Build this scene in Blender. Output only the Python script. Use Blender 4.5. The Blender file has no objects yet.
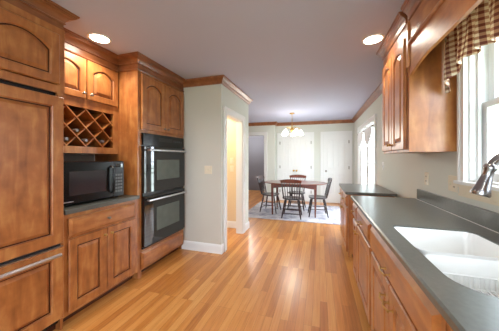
import bpy, bmesh, math, random
from mathutils import Vector, Matrix
random.seed(7)
S = bpy.context.scene
COL = S.collection
PI = math.pi

# ------------------------------------------------------------------ camera
F_PX = 226.0
cam_d = bpy.data.cameras.new('camera')
cam_d.sensor_width = 36.0
cam_d.lens = F_PX / 499.0 * 36.0
cam_d.shift_y = -7.0 / 499.0
cam_d.clip_start = 0.02
cam = bpy.data.objects.new('camera', cam_d)
COL.objects.link(cam)
cam.location = (0, 0, 1.315)
cam.rotation_euler = (math.radians(90), 0, math.atan(70.5 / F_PX))
S.camera = cam

# ------------------------------------------------------------------ world, lights, exposure
S.view_settings.view_transform = 'Standard'
S.view_settings.look = 'None'
S.view_settings.gamma = 1.0
S.view_settings.use_curve_mapping = False
S.view_settings.exposure = 0.66

w = bpy.data.worlds.new('sky')
S.world = w
w.use_nodes = True
bg = w.node_tree.nodes['Background']
bg.inputs['Color'].default_value = (0.76, 0.88, 1.0, 1)
bg.inputs['Strength'].default_value = 5.5


def area_light(name, loc, rot, sx, sy, power, col=(1, 1, 1), spread=PI):
    l = bpy.data.lights.new(name, 'AREA')
    l.shape = 'RECTANGLE'
    l.size = sx
    l.size_y = sy
    l.energy = power
    l.color = col
    l.spread = spread
    o = bpy.data.objects.new(name, l)
    COL.objects.link(o)
    o.location = loc
    o.rotation_euler = rot
    return o


# daylight entering at the openings (outside the panes); the rear one is added fill
area_light('daylight_sink_window', (1.30, 1.30, 1.75), (0, math.radians(90), 0), 1.2, 1.3, 10, (0.74, 0.86, 1.0))
area_light('daylight_french_doors', (1.35, 5.35, 1.2), (0, math.radians(90), 0), 2.0, 1.8, 85, (0.82, 0.91, 1.0))
area_light('fill_rear_window', (-0.8, -2.7, 1.45), (math.radians(90), 0, 0), 2.6, 1.7, 28, (0.76, 0.87, 1.0))  # fill light from behind the camera, through an added window


# ------------------------------------------------------------------ materials
def new_mat(name):
    m = bpy.data.materials.new(name)
    m.use_nodes = True
    nt = m.node_tree
    b = nt.nodes['Principled BSDF']
    return m, nt, b


def lin(c):
    return tuple((x / 12.92 if x <= 0.04045 else ((x + 0.055) / 1.055) ** 2.4) for x in [v / 255 for v in c])


def plain(name, rgb, rough=0.5, metal=0.0, noise=0.04, nscale=8.0, coat=0.0, spec=0.5, bump=0.0):
    m, nt, b = new_mat(name)
    c = lin(rgb)
    tc = nt.nodes.new('ShaderNodeTexCoord')
    n = nt.nodes.new('ShaderNodeTexNoise')
    n.inputs['Scale'].default_value = nscale
    n.inputs['Detail'].default_value = 3
    nt.links.new(tc.outputs['Object'], n.inputs['Vector'])
    r = nt.nodes.new('ShaderNodeValToRGB')
    r.color_ramp.elements[0].position = 0.3
    r.color_ramp.elements[1].position = 0.7
    r.color_ramp.elements[0].color = (*[x * (1 - noise) for x in c], 1)
    r.color_ramp.elements[1].color = (*[min(1, x * (1 + noise)) for x in c], 1)
    nt.links.new(n.outputs['Fac'], r.inputs['Fac'])
    nt.links.new(r.outputs['Color'], b.inputs['Base Color'])
    b.inputs['Roughness'].default_value = rough
    b.inputs['Metallic'].default_value = metal
    b.inputs['Coat Weight'].default_value = coat
    b.inputs['Specular IOR Level'].default_value = spec
    if bump:
        bp = nt.nodes.new('ShaderNodeBump')
        bp.inputs['Strength'].default_value = bump
        bp.inputs['Distance'].default_value = 0.002
        nt.links.new(n.outputs['Fac'], bp.inputs['Height'])
        nt.links.new(bp.outputs['Normal'], b.inputs['Normal'])
    return m


def wood(name, dark, mid, light, axis='z', rough=0.36, coat=0.5, blotch=0.45):
    """stained maple: long soft grain plus blotches"""
    m, nt, b = new_mat(name)
    tc = nt.nodes.new('ShaderNodeTexCoord')
    mp = nt.nodes.new('ShaderNodeMapping')
    sc = {'z': (6, 6, 1.1), 'y': (6, 1.1, 6), 'x': (1.1, 6, 6)}[axis]
    mp.inputs['Scale'].default_value = sc
    nt.links.new(tc.outputs['Object'], mp.inputs['Vector'])
    n = nt.nodes.new('ShaderNodeTexNoise')
    n.inputs['Scale'].default_value = 3.0
    n.inputs['Detail'].default_value = 6
    n.inputs['Distortion'].default_value = 0.6
    nt.links.new(mp.outputs['Vector'], n.inputs['Vector'])
    n2 = nt.nodes.new('ShaderNodeTexNoise')
    n2.inputs['Scale'].default_value = 9
    n2.inputs['Detail'].default_value = 4
    nt.links.new(tc.outputs['Object'], n2.inputs['Vector'])
    mx = nt.nodes.new('ShaderNodeMix')
    mx.data_type = 'FLOAT'
    mx.inputs[0].default_value = blotch
    nt.links.new(n.outputs['Fac'], mx.inputs[2])
    nt.links.new(n2.outputs['Fac'], mx.inputs[3])
    r = nt.nodes.new('ShaderNodeValToRGB')
    e = r.color_ramp.elements
    e[0].position = 0.26
    e[0].color = (*lin(dark), 1)
    e[1].position = 0.74
    e[1].color = (*lin(light), 1)
    k = e.new(0.5)
    k.color = (*lin(mid), 1)
    nt.links.new(mx.outputs[0], r.inputs['Fac'])
    nt.links.new(r.outputs['Color'], b.inputs['Base Color'])
    b.inputs['Roughness'].default_value = rough
    b.inputs['Coat Weight'].default_value = coat
    b.inputs['Coat Roughness'].default_value = 0.28
    return m


def floor_mat():
    m, nt, b = new_mat('oak_strip_floor')
    tc = nt.nodes.new('ShaderNodeTexCoord')
    mp = nt.nodes.new('ShaderNodeMapping')
    mp.inputs['Rotation'].default_value = (0, 0, PI / 2)
    nt.links.new(tc.outputs['Object'], mp.inputs['Vector'])
    br = nt.nodes.new('ShaderNodeTexBrick')
    br.offset = 0.37
    br.offset_frequency = 3
    br.inputs['Color1'].default_value = (0, 0, 0, 1)
    br.inputs['Color2'].default_value = (1, 1, 1, 1)
    br.inputs['Mortar'].default_value = (0.45, 0.45, 0.45, 1)
    br.inputs['Scale'].default_value = 1.0
    br.inputs['Mortar Size'].default_value = 0.0009
    br.inputs['Bias'].default_value = 0.0
    br.inputs['Brick Width'].default_value = 0.92
    br.inputs['Row Height'].default_value = 0.062
    nt.links.new(mp.outputs['Vector'], br.inputs['Vector'])
    mp2 = nt.nodes.new('ShaderNodeMapping')
    mp2.inputs['Scale'].default_value = (28, 1.6, 1)
    nt.links.new(tc.outputs['Object'], mp2.inputs['Vector'])
    n = nt.nodes.new('ShaderNodeTexNoise')
    n.inputs['Scale'].default_value = 2.0
    n.inputs['Detail'].default_value = 6
    n.inputs['Distortion'].default_value = 0.8
    nt.links.new(mp2.outputs['Vector'], n.inputs['Vector'])
    mx = nt.nodes.new('ShaderNodeMix')
    mx.data_type = 'FLOAT'
    mx.inputs[0].default_value = 0.55
    nt.links.new(br.outputs['Color'], mx.inputs[2])
    nt.links.new(n.outputs['Fac'], mx.inputs[3])
    r = nt.nodes.new('ShaderNodeValToRGB')
    e = r.color_ramp.elements
    e[0].position = 0.10
    e[0].color = (*lin((164, 96, 40)), 1)
    e[1].position = 0.92
    e[1].color = (*lin((230, 174, 104)), 1)
    k = e.new(0.5)
    k.color = (*lin((208, 138, 68)), 1)
    nt.links.new(mx.outputs[0], r.inputs['Fac'])
    dk = nt.nodes.new('ShaderNodeMix')
    dk.data_type = 'RGBA'
    dk.blend_type = 'MIX'
    dk.inputs[7].default_value = (*lin((120, 72, 34)), 1)
    ml = nt.nodes.new('ShaderNodeMath')
    ml.operation = 'MULTIPLY'
    ml.inputs[1].default_value = 0.6
    nt.links.new(br.outputs['Fac'], ml.inputs[0])
    nt.links.new(ml.outputs[0], dk.inputs[0])
    nt.links.new(r.outputs['Color'], dk.inputs[6])
    nt.links.new(dk.outputs[2], b.inputs['Base Color'])
    b.inputs['Roughness'].default_value = 0.30
    b.inputs['Coat Weight'].default_value = 0.2
    b.inputs['Coat Roughness'].default_value = 0.2
    return m


def rug_mat():
    m, nt, b = new_mat('pale_rug')
    tc = nt.nodes.new('ShaderNodeTexCoord')
    n = nt.nodes.new('ShaderNodeTexNoise')
    n.inputs['Scale'].default_value = 7
    n.inputs['Detail'].default_value = 8
    n.inputs['Distortion'].default_value = 2.0
    nt.links.new(tc.outputs['Object'], n.inputs['Vector'])
    v = nt.nodes.new('ShaderNodeTexVoronoi')
    v.inputs['Scale'].default_value = 4
    nt.links.new(tc.outputs['Object'], v.inputs['Vector'])
    mx = nt.nodes.new('ShaderNodeMix')
    mx.data_type = 'FLOAT'
    mx.inputs[0].default_value = 0.35
    nt.links.new(n.outputs['Fac'], mx.inputs[2])
    nt.links.new(v.outputs['Distance'], mx.inputs[3])
    r = nt.nodes.new('ShaderNodeValToRGB')
    r.color_ramp.elements[0].position = 0.3
    r.color_ramp.elements[0].color = (*lin((150, 150, 168)), 1)
    r.color_ramp.elements[1].position = 0.58
    r.color_ramp.elements[1].color = (*lin((218, 214, 216)), 1)
    nt.links.new(mx.outputs[0], r.inputs['Fac'])
    nt.links.new(r.outputs['Color'], b.inputs['Base Color'])
    b.inputs['Roughness'].default_value = 0.95
    return m


def plaid_mat():
    m, nt, b = new_mat('checked_fabric')
    uv = nt.nodes.new('ShaderNodeUVMap')
    uv.uv_map = 'UVMap'
    sp = nt.nodes.new('ShaderNodeSeparateXYZ')
    nt.links.new(uv.outputs['UV'], sp.inputs['Vector'])

    def stripe(sock, freq):
        a = nt.nodes.new('ShaderNodeMath')
        a.operation = 'MULTIPLY'
        a.inputs[1].default_value = freq
        nt.links.new(sock, a.inputs[0])
        f = nt.nodes.new('ShaderNodeMath')
        f.operation = 'FRACT'
        nt.links.new(a.outputs[0], f.inputs[0])
        g = nt.nodes.new('ShaderNodeMath')
        g.operation = 'GREATER_THAN'
        g.inputs[1].default_value = 0.52
        nt.links.new(f.outputs[0], g.inputs[0])
        return g
    u, v = stripe(sp.outputs['X'], 1.0), stripe(sp.outputs['Y'], 1.0)
    ad = nt.nodes.new('ShaderNodeMath')
    ad.operation = 'ADD'
    nt.links.new(u.outputs[0], ad.inputs[0])
    nt.links.new(v.outputs[0], ad.inputs[1])
    dv = nt.nodes.new('ShaderNodeMath')
    dv.operation = 'DIVIDE'
    dv.inputs[1].default_value = 2.0
    nt.links.new(ad.outputs[0], dv.inputs[0])
    r = nt.nodes.new('ShaderNodeValToRGB')
    r.color_ramp.interpolation = 'CONSTANT'
    e = r.color_ramp.elements
    e[0].position = 0.0
    e[0].color = (*lin((242, 230, 206)), 1)
    e[1].position = 0.8
    e[1].color = (*lin((136, 82, 72)), 1)
    k = e.new(0.3)
    k.color = (*lin((196, 158, 128)), 1)
    nt.links.new(dv.outputs[0], r.inputs['Fac'])
    nt.links.new(r.outputs['Color'], b.inputs['Base Color'])
    b.inputs['Roughness'].default_value = 0.9
    # thin cotton lets daylight through
    tr = nt.nodes.new('ShaderNodeBsdfTranslucent')
    nt.links.new(r.outputs['Color'], tr.inputs['Color'])
    ms = nt.nodes.new('ShaderNodeMixShader')
    ms.inputs[0].default_value = 0.35
    out = nt.nodes['Material Output']
    nt.links.new(b.outputs[0], ms.inputs[1])
    nt.links.new(tr.outputs[0], ms.inputs[2])
    nt.links.new(ms.outputs[0], out.inputs['Surface'])
    return m


def emit(name, rgb, strength):
    m, nt, b = new_mat(name)
    b.inputs['Base Color'].default_value = (*lin(rgb), 1)
    b.inputs['Emission Color'].default_value = (*lin(rgb), 1)
    b.inputs['Emission Strength'].default_value = strength
    return m


def glass(name, tint=(1, 1, 1)):
    m = bpy.data.materials.new(name)
    m.use_nodes = True
    nt = m.node_tree
    nt.nodes.remove(nt.nodes['Principled BSDF'])
    g = nt.nodes.new('ShaderNodeBsdfGlossy')
    g.inputs['Roughness'].default_value = 0.02
    t = nt.nodes.new('ShaderNodeBsdfTransparent')
    t.inputs['Color'].default_value = (*tint, 1)
    mx = nt.nodes.new('ShaderNodeMixShader')
    # reflection grows towards grazing angles, the same from both sides of the pane
    lw = nt.nodes.new('ShaderNodeLayerWeight')
    lw.inputs['Blend'].default_value = 0.5
    pw = nt.nodes.new('ShaderNodeMath')
    pw.operation = 'POWER'
    pw.inputs[1].default_value = 5.0
    nt.links.new(lw.outputs['Facing'], pw.inputs[0])
    ma = nt.nodes.new('ShaderNodeMath')
    ma.operation = 'MULTIPLY_ADD'
    ma.inputs[1].default_value = 0.6
    ma.inputs[2].default_value = 0.03
    nt.links.new(pw.outputs[0], ma.inputs[0])
    nt.links.new(ma.outputs[0], mx.inputs[0])
    nt.links.new(t.outputs[0], mx.inputs[1])
    nt.links.new(g.outputs[0], mx.inputs[2])
    nt.links.new(mx.outputs[0], nt.nodes['Material Output'].inputs['Surface'])
    return m


WD, WM, WL = (120, 66, 32), (172, 106, 54), (208, 150, 88)
M = dict(
    wood=wood('stained_maple', WD, WM, WL, 'z'),
    woody=wood('stained_maple_along', WD, WM, WL, 'y'),
    crown=wood('crown_wood', (104, 58, 32), (140, 84, 48), (166, 106, 66), 'y'),
    umber=plain('dark_umber', (78, 38, 22), 0.45, noise=0.15),  # dark brown; on toe kicks it stands in for shade
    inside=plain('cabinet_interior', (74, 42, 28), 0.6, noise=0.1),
    counter=plain('grey_stone_counter', (92, 94, 88), 0.30, noise=0.12, nscale=60, coat=0.1),
    wall=plain('sage_wall_paint', (212, 213, 204), 0.75, noise=0.01, nscale=2),
    wallk=plain('kitchen_wall_paint', (202, 198, 186), 0.75, noise=0.01, nscale=2),
    hallwall=plain('hall_wall_paint', (222, 198, 162), 0.75, noise=0.01, nscale=2),
    grey=plain('slate_blue_wall_paint', (124, 124, 130), 0.75, noise=0.02, nscale=2),
    white=plain('white_trim_paint', (232, 232, 230), 0.4, noise=0.01, nscale=3),
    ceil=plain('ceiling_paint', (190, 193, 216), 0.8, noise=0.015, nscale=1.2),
    floor=floor_mat(),
    rug=rug_mat(),
    chairw=wood('dark_chair_wood', (26, 14, 16), (44, 24, 26), (68, 38, 36), 'z', 0.28, 0.3),
    tablew=wood('cherry_table_wood', (72, 32, 24), (108, 52, 38), (136, 72, 52), 'x', 0.2, 0.4),
    black=plain('black_enamel', (10, 10, 12), 0.22, noise=0.05, coat=0.0, spec=0.4),
    blackm=plain('black_plastic', (24, 24, 26), 0.4, noise=0.05),
    darkglass=plain('dark_oven_glass', (16, 20, 22), 0.03, noise=0.02, coat=0.2, spec=0.6),
    winglass=plain('oven_window_glass', (92, 104, 98), 0.03, noise=0.1, coat=0.2, spec=0.6),
    steel=plain('brushed_steel', (214, 214, 220), 0.28, metal=1.0, noise=0.05, nscale=40),
    nickelt=plain('brushed_nickel_tap', (158, 156, 158), 0.22, metal=1.0, noise=0.05, nscale=40),
    brass=plain('aged_brass', (196, 160, 96), 0.3, metal=1.0, noise=0.05),
    nickel=plain('pewter_knob', (150, 142, 134), 0.35, metal=1.0, noise=0.05),
    pewter=plain('pewter_key', (108, 112, 112), 0.5, noise=0.05),
    sink=plain('white_enamel_sink', (240, 240, 238), 0.12, noise=0.01, coat=0.5),
    porcel=plain('almond_plate', (224, 212, 188), 0.4, noise=0.01),
    slot=plain('outlet_slot', (70, 62, 54), 0.6, noise=0.02),
    plaid=plaid_mat(),
    sheer=plain('white_sheer', (232, 232, 232), 0.9, noise=0.03),
    bulb=emit('lit_lens', (255, 246, 228), 14.0),
    shade=emit('lit_frosted_shade', (255, 250, 238), 3.6),
    glass=glass('clear_pane'),
    bottle=plain('dark_bottle_glass', (22, 28, 24), 0.08, noise=0.1, coat=0.5),
    foil=plain('bottle_foil', (150, 150, 156), 0.35, metal=0.7, noise=0.1),
    grass=plain('lawn', (120, 150, 84), 0.95, noise=0.3, nscale=5),
    leaf=plain('hedge_leaf', (88, 124, 66), 0.9, noise=0.4, nscale=6),
    backp=plain('taupe_panel', (120, 104, 90), 0.6, noise=0.05),
)


# ------------------------------------------------------------------ mesh helpers
class MB:
    """collects shapes, then links them as one mesh object"""

    def __init__(self):
        self.bm = bmesh.new()
        self.k = 0

    def face(self, vs):
        try:
            return self.bm.faces.new(vs)
        except ValueError:
            return None

    def box(self, a, b, bev=0.0):
        x0, y0, z0 = [min(a[i], b[i]) for i in range(3)]
        x1, y1, z1 = [max(a[i], b[i]) for i in range(3)]
        # each further bar stands a hair proud, as real joints do, so faces never coincide
        g = min(self.k, 9) * 0.00015
        self.k += 1
        x0, y0, z0, x1, y1, z1 = x0 - g, y0 - g, z0 - g, x1 + g, y1 + g, z1 + g
        t = bmesh.new()
        bmesh.ops.create_cube(t, size=1)
        for v in t.verts:
            v.co = Vector(((x0 + x1) / 2 + v.co.x * (x1 - x0), (y0 + y1) / 2 + v.co.y * (y1 - y0), (z0 + z1) / 2 + v.co.z * (z1 - z0)))
        if bev:
            bmesh.ops.bevel(t, geom=t.edges[:] + t.verts[:], offset=bev, segments=2, affect='EDGES', profile=0.6)
        self.merge(t)
        return self

    def merge(self, t, mat=None):
        me = bpy.data.meshes.new('tmp')
        if mat:
            bmesh.ops.transform(t, matrix=mat, verts=t.verts)
        t.to_mesh(me)
        t.free()
        self.bm.from_mesh(me)
        bpy.data.meshes.remove(me)

    def prism(self, pts, ext):
        """closed polygon (list of 3D points) pushed along the vector ext"""
        e = Vector(ext)
        a = [self.bm.verts.new(p) for p in pts]
        b = [self.bm.verts.new(Vector(p) + e) for p in pts]
        self.face(a)
        self.face(b[::-1])
        n = len(pts)
        for i in range(n):
            self.face([a[i], b[i], b[(i + 1) % n], a[(i + 1) % n]])
        return self

    def tube(self, pts, r, seg=8, cap=True):
        """round bar through points; r is one radius or one per point"""
        pts = [Vector(p) for p in pts]
        n = len(pts)
        rs = r if isinstance(r, (list, tuple)) else [r] * n
        rings = []
        up = None
        for i, p in enumerate(pts):
            d = (pts[min(i + 1, n - 1)] - pts[max(i - 1, 0)]).normalized()
            if up is None:
                up = Vector((0, 0, 1)) if abs(d.z) < 0.9 else Vector((1, 0, 0))
            s = d.cross(up).normalized()
            up = s.cross(d).normalized()
            rings.append([self.bm.verts.new(p + (s * math.cos(2 * PI * k / seg) + up * math.sin(2 * PI * k / seg)) * rs[i]) for k in range(seg)])
        for i in range(n - 1):
            for k in range(seg):
                self.face([rings[i][k], rings[i][(k + 1) % seg], rings[i + 1][(k + 1) % seg], rings[i + 1][k]])
        if cap:
            self.face(rings[0][::-1])
            self.face(rings[-1])
        return self

    def lathe(self, prof, c=(0, 0, 0), axis=(0, 0, 1), seg=20):
        """(radius, height) pairs spun about the axis through c"""
        q = Vector((0, 0, 1)).rotation_difference(Vector(axis).normalized())
        rings = []
        for r, h in prof:
            rings.append([self.bm.verts.new(Vector(c) + q @ Vector((max(r, 1e-4) * math.cos(2 * PI * k / seg), max(r, 1e-4) * math.sin(2 * PI * k / seg), h))) for k in range(seg)])
        for i in range(len(rings) - 1):
            for k in range(seg):
                self.face([rings[i][k], rings[i][(k + 1) % seg], rings[i + 1][(k + 1) % seg], rings[i + 1][k]])
        self.face(rings[0][::-1])
        self.face(rings[-1])
        return self

    def sweep(self, path, prof, side=1, closed_ends=True):
        """moulding: profile of (offset, z) carried along a flat path with mitred corners"""
        P = [Vector((p[0], p[1])) for p in path]
        n = len(P)
        rings = []
        for i in range(n):
            ds = []
            if i > 0:
                ds.append((P[i] - P[i - 1]).normalized())
            if i < n - 1:
                ds.append((P[i + 1] - P[i]).normalized())
            ns = [Vector((d.y, -d.x)) * side for d in ds]
            if len(ns) == 2:
                m = (ns[0] + ns[1]).normalized()
                m = m / max(0.2, m.dot(ns[0]))
            else:
                m = ns[0]
            rings.append([self.bm.verts.new((P[i].x + m.x * o, P[i].y + m.y * o, z)) for o, z in prof])
        k = len(prof)
        for i in range(n - 1):
            for j in range(k):
                self.face([rings[i][j], rings[i + 1][j], rings[i + 1][(j + 1) % k], rings[i][(j + 1) % k]])
        if closed_ends:
            self.face(rings[0])
            self.face(rings[-1][::-1])
        return self

    def build(self, name, mat, parent=None, loc=None, smooth=False):
        bmesh.ops.recalc_face_normals(self.bm, faces=self.bm.faces[:])
        me = bpy.data.meshes.new(name)
        org = Vector((0, 0, 0))
        if parent is not None:
            org = world_loc(parent)
        elif loc is not None:
            org = Vector(loc)
        if org.length:
            bmesh.ops.translate(self.bm, vec=-org, verts=self.bm.verts[:])
        self.bm.to_mesh(me)
        self.bm.free()
        me.materials.append(mat)
        if smooth:
            for p in me.polygons:
                p.use_smooth = True
            try:
                me.set_sharp_from_angle(angle=math.radians(40))
            except Exception:
                pass
        o = bpy.data.objects.new(name, me)
        COL.objects.link(o)
        if parent is not None:
            o.parent = parent
        elif loc is not None:
            o.location = loc
        return o


def world_loc(o):
    v = Vector((0, 0, 0))
    while o is not None:
        v += Vector(o.location)
        o = o.parent
    return v


def tag(o, label=None, cat=None, group=None, kind=None):
    if label:
        o['label'] = label
    if cat:
        o['category'] = cat
    if group:
        o['group'] = group
    if kind:
        o['kind'] = kind
    return o


def thing(name, label, cat, loc, group=None):
    o = bpy.data.objects.new(name, None)
    o.empty_display_size = 0.1
    COL.objects.link(o)
    o.location = loc
    return tag(o, label, cat, group)


def struct(name, mb, mat, smooth=False):
    o = mb.build(name, mat, smooth=smooth)
    o['kind'] = 'structure'
    return o


def copy_tree(o, parent=None):
    c = o.copy()
    COL.objects.link(c)
    c.parent = parent
    for ch in [x for x in list(bpy.data.objects) if x.parent == o]:
        copy_tree(ch, c)
    return c


# frame of a vertical panel: point(u, v, d) = origin + u*U + v*Z + d*N
def panel_frame(origin, U, N):
    O, U, N = Vector(origin), Vector(U), Vector(N)
    return lambda u, v, d: O + U * u + Vector((0, 0, v)) + N * d


def opening_loop(x0, x1, y0, ytop, rise, n=12):
    """bottom-left, bottom-right, then the (arched) top from right to left"""
    pts = [(x0, y0), (x1, y0)]
    for i in range(n + 1):
        t = i / n
        x = x1 + (x0 - x1) * t
        s = 2 * t - 1
        pts.append((x, ytop - rise * s * s))
    return pts


def cab_door(parent, origin, U, N, w, h, arch=0.0, sw=0.058, mat=None, pmat=None, knob=None, knob_style='knob', name='door', t=0.02):
    P = panel_frame(Vector(origin) + Vector(N) * 0.003, U, N)
    mat = mat or M['wood']
    mb = MB()
    n = 12
    top = h - sw
    inner = opening_loop(sw, w - sw, sw, top, arch, n)
    outer = [(0, 0), (w, 0)] + [((w) * (1 - i / n), h) for i in range(n + 1)]

    def ring(pts, d):
        return [mb.bm.verts.new(P(u, v, d)) for u, v in pts]

    def inset(pts, e):
        """the outer rectangle shrunk by e"""
        return [(min(max(u, e), w - e), min(max(v, e), h - e)) for u, v in pts]

    def inner_in(e):
        return opening_loop(sw + e, w - sw - e, sw + e, top - e, arch, n)
    back = ring(outer, 0)
    o1 = ring(outer, t - 0.006)
    o2 = ring(inset(outer, 0.005), t)
    i1 = ring(inner, t)
    i2 = ring(inner_in(0.006), t - 0.006)
    i3 = ring(inner_in(0.008), 0.004)
    k = len(outer)
    for a, b in ((back, o1), (o1, o2), (o2, i1), (i1, i2), (i2, i3)):
        for j in range(k):
            mb.face([a[j], a[(j + 1) % k], b[(j + 1) % k], b[j]])
    mb.face(back[::-1])
    d = mb.build(name, mat, parent)
    # the raised panel
    mb = MB()
    g = lambda e, dd: [mb.bm.verts.new(P(u, v, dd)) for u, v in inner_in(e)]
    loops = [g(0.004, 0.003), g(0.006, 0.006), g(0.016, 0.006), g(0.040, t - 0.001)]
    for a, b in zip(loops, loops[1:]):
        for j in range(k):
            mb.face([a[j], a[(j + 1) % k], b[(j + 1) % k], b[j]])
    mb.face(loops[-1])
    mb.face(loops[0][::-1])
    mb.build('panel', pmat or mat, d)
    # dark line sitting in the groove
    mb = MB()
    a = [mb.bm.verts.new(P(u, v, 0.0072)) for u, v in inner_in(0.0058)]
    b = [mb.bm.verts.new(P(u, v, 0.0072)) for u, v in inner_in(0.0160)]
    c = [mb.bm.verts.new(P(u, v, 0.0062)) for u, v in inner_in(0.0058)]
    c2 = [mb.bm.verts.new(P(u, v, 0.0062)) for u, v in inner_in(0.0160)]
    for p, q in ((a, b), (b, c2), (c2, c), (c, a)):
        for j in range(k):
            mb.face([p[j], p[(j + 1) % k], q[(j + 1) % k], q[j]])
    gl = mb.build('groove_line', M['umber'], d)
    gl['label'] = 'dark line around the raised panel'
    if knob:
        add_knob(d, P(knob[0], knob[1], t), N, knob_style)
    return d


def add_knob(parent, p, N, style='knob', U=(0, 1, 0), span=0.07):
    N = Vector(N)
    mb = MB()
    if style == 'knob':
        mb.lathe([(0.009, 0), (0.005, 0.004), (0.005, 0.013), (0.012, 0.018), (0.014, 0.024), (0.009, 0.029), (0.001, 0.030)], p, N, 14)
        return mb.build('knob', M['nickel'] if style == 'knob' else M['brass'], parent, smooth=True)
    if style == 'brass':
        mb.lathe([(0.009, 0), (0.005, 0.004), (0.005, 0.013), (0.012, 0.018), (0.014, 0.024), (0.009, 0.029), (0.001, 0.030)], p, N, 14)
        return mb.build('knob', M['brass'], parent, smooth=True)
    U = Vector(U)
    a, b = p - U * span / 2, p + U * span / 2
    r = 0.0045
    mb.lathe([(0.009, 0), (0.009, 0.003), (0.005, 0.005), (0.004, 0.026)], a, N, 10)
    mb.lathe([(0.009, 0), (0.009, 0.003), (0.005, 0.005), (0.004, 0.026)], b, N, 10)
    pts = [a - U * 0.012 + N * 0.024, a + N * 0.027, (a + b) / 2 + N * 0.036, b + N * 0.027, b + U * 0.012 + N * 0.024]
    mb.tube(pts, [0.006, r, r * 1.1, r, 0.006], 8)
    return mb.build('handle', M['brass'], parent, smooth=True)


def drawer_front(parent, origin, U, N, w, h, knob=None, style='knob', t=0.027, mat=None):
    P = panel_frame(Vector(origin) + Vector(N) * 0.003, U, N)
    mb = MB()
    r = lambda e, d: [mb.bm.verts.new(P(u, v, d)) for u, v in ((e, e), (w - e, e), (w - e, h - e), (e, h - e))]
    loops = [r(0, 0), r(0, t * 0.45), r(0.004, t * 0.55), r(0.022, t)]
    for a, b in zip(loops, loops[1:]):
        for j in range(4):
            mb.face([a[j], a[(j + 1) % 4], b[(j + 1) % 4], b[j]])
    mb.face(loops[-1])
    mb.face(loops[0][::-1])
    d = mb.build('drawer', mat or M['woody'], parent)
    for k in (knob or []):
        add_knob(d, P(k[0], k[1], t), N, style, U)
    return d


CROWN = [(0, -0.160), (0.012, -0.158), (0.015, -0.150), (0.010, -0.144), (0.003, -0.142), (0.003, -0.088), (0.012, -0.086), (0.014, -0.078), (0.010, -0.074),
         (0.016, -0.060), (0.028, -0.044), (0.044, -0.034), (0.056, -0.030), (0.056, -0.025), (0.064, -0.023), (0.064, -0.014), (0.074, -0.012), (0.076, 0.0), (0, 0)]
WCROWN = [(0, -0.095), (0.012, -0.095), (0.014, -0.086), (0.022, -0.078), (0.032, -0.054), (0.052, -0.030), (0.066, -0.018), (0.070, 0.0), (0, 0)]
ZC = 2.44
crown = lambda P: [(o, ZC - 0.001 + z) for o, z in P]

# ------------------------------------------------------------------ the shell
XW = 0.935      # right wall
XL = -2.52      # kitchen left wall
YB = 2.86       # short white wall beside the ovens
XD = -1.30      # doorway wall
YP = 4.00       # far side of the passage
YF = 7.12       # far wall
YR = -2.40      # rear wall (behind the camera)
XDL = -3.2      # dining room left wall

struct('floor', MB().box((-5.2, YR - 0.1, -0.1), (XW + 0.12, 10.2, 0.0)), M['floor'])
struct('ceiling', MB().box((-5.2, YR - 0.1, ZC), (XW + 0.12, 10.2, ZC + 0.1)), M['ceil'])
struct('ground', MB().box((-30, -30, -0.30), (40, 40, -0.12)), M['grass'])

WY0, WY1, WZ0, WZ1 = 0.62, 1.85, 1.165, 2.20      # sink window opening
FY0, FY1, FZ1 = 4.47, 6.18, 2.0                    # french door opening
mb = MB()
TH = 0.14
mb.box((XW, YR - 0.1, 0), (XW + TH, WY0, ZC))
mb.box((XW, WY0, 0), (XW + TH, WY1, WZ0))
mb.box((XW, WY0, WZ1), (XW + TH, WY1, ZC))
mb.box((XW, WY1, 0), (XW + TH, FY0, ZC))
mb.box((XW, FY0, FZ1), (XW + TH, FY1, ZC))
mb.box((XW, FY1, 0), (XW + TH, YF + 0.1, ZC))
struct('wall_right', mb, M['wall'])
struct('wall_left', MB().box((XL - 0.1, YR - 0.1, 0), (XL, YB, ZC)), M['wallk'])
struct('wall_oven_side', MB().box((XL - 0.1, YB, 0), (XD - 0.001, YB + 0.11, ZC)), M['wallk'])
# wall with the doorway: its opening and head
DY0, DY1, DZ = 3.02, 3.74, 1.97
mb = MB()
mb.box((XD - 0.11, YB + 0.11, 0), (XD, DY0, ZC)).box((XD - 0.11, DY0, DZ), (XD, DY1, ZC)).box((XD - 0.11, DY1, 0), (XD, YP + 0.10, ZC))
mb.box((XD - 0.001, YB, 0), (XD, YB + 0.11, ZC))
struct('wall_doorway', mb, M['wall'])
struct('wall_passage', MB().box((-5.1, YP, 0), (XD - 0.11, YP + 0.10, ZC)), M['hallwall'])
struct('wall_passage_end', MB().box((-3.6, YB + 0.11, 0), (-3.5, YP, ZC)), M['hallwall'])
struct('wall_dining_left', MB().box((XDL - 0.1, YP + 0.10, 0), (XDL, 6.88, ZC)), M['wall'])
# far wall: left part stands 0.22 m nearer, with the opening to the grey room
YJ = 6.88
OX0, OX1, OZ = -2.50, -1.655, 2.06
mb = MB()
mb.box((XDL - 0.1, YJ, 0), (OX0, YJ + 0.12, ZC)).box((OX0, YJ, OZ), (OX1, YJ + 0.12, ZC)).box((OX1, YJ, 0), (-1.33, YJ + 0.12, ZC))
mb.box((-1.35, YJ + 0.12, 0), (-1.33, YF + 0.1, ZC))
mb.box((-1.33, YF, 0), (XW + TH, YF + 0.1, ZC))
struct('wall_far', mb, M['wall'])
# grey room behind
mb = MB()
mb.box((-4.0, 9.0, 0), (-0.9, 9.1, ZC)).box((-4.1, YJ + 0.12, 0), (-4.0, 9.1, ZC)).box((-1.45, YJ + 0.12, 0), (-1.35, 9.0, ZC))
mb.box((-4.0, YJ + 0.12, 0), (OX0, YJ + 0.14, ZC))
struct('wall_grey_room', mb, M['grey'])
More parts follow.
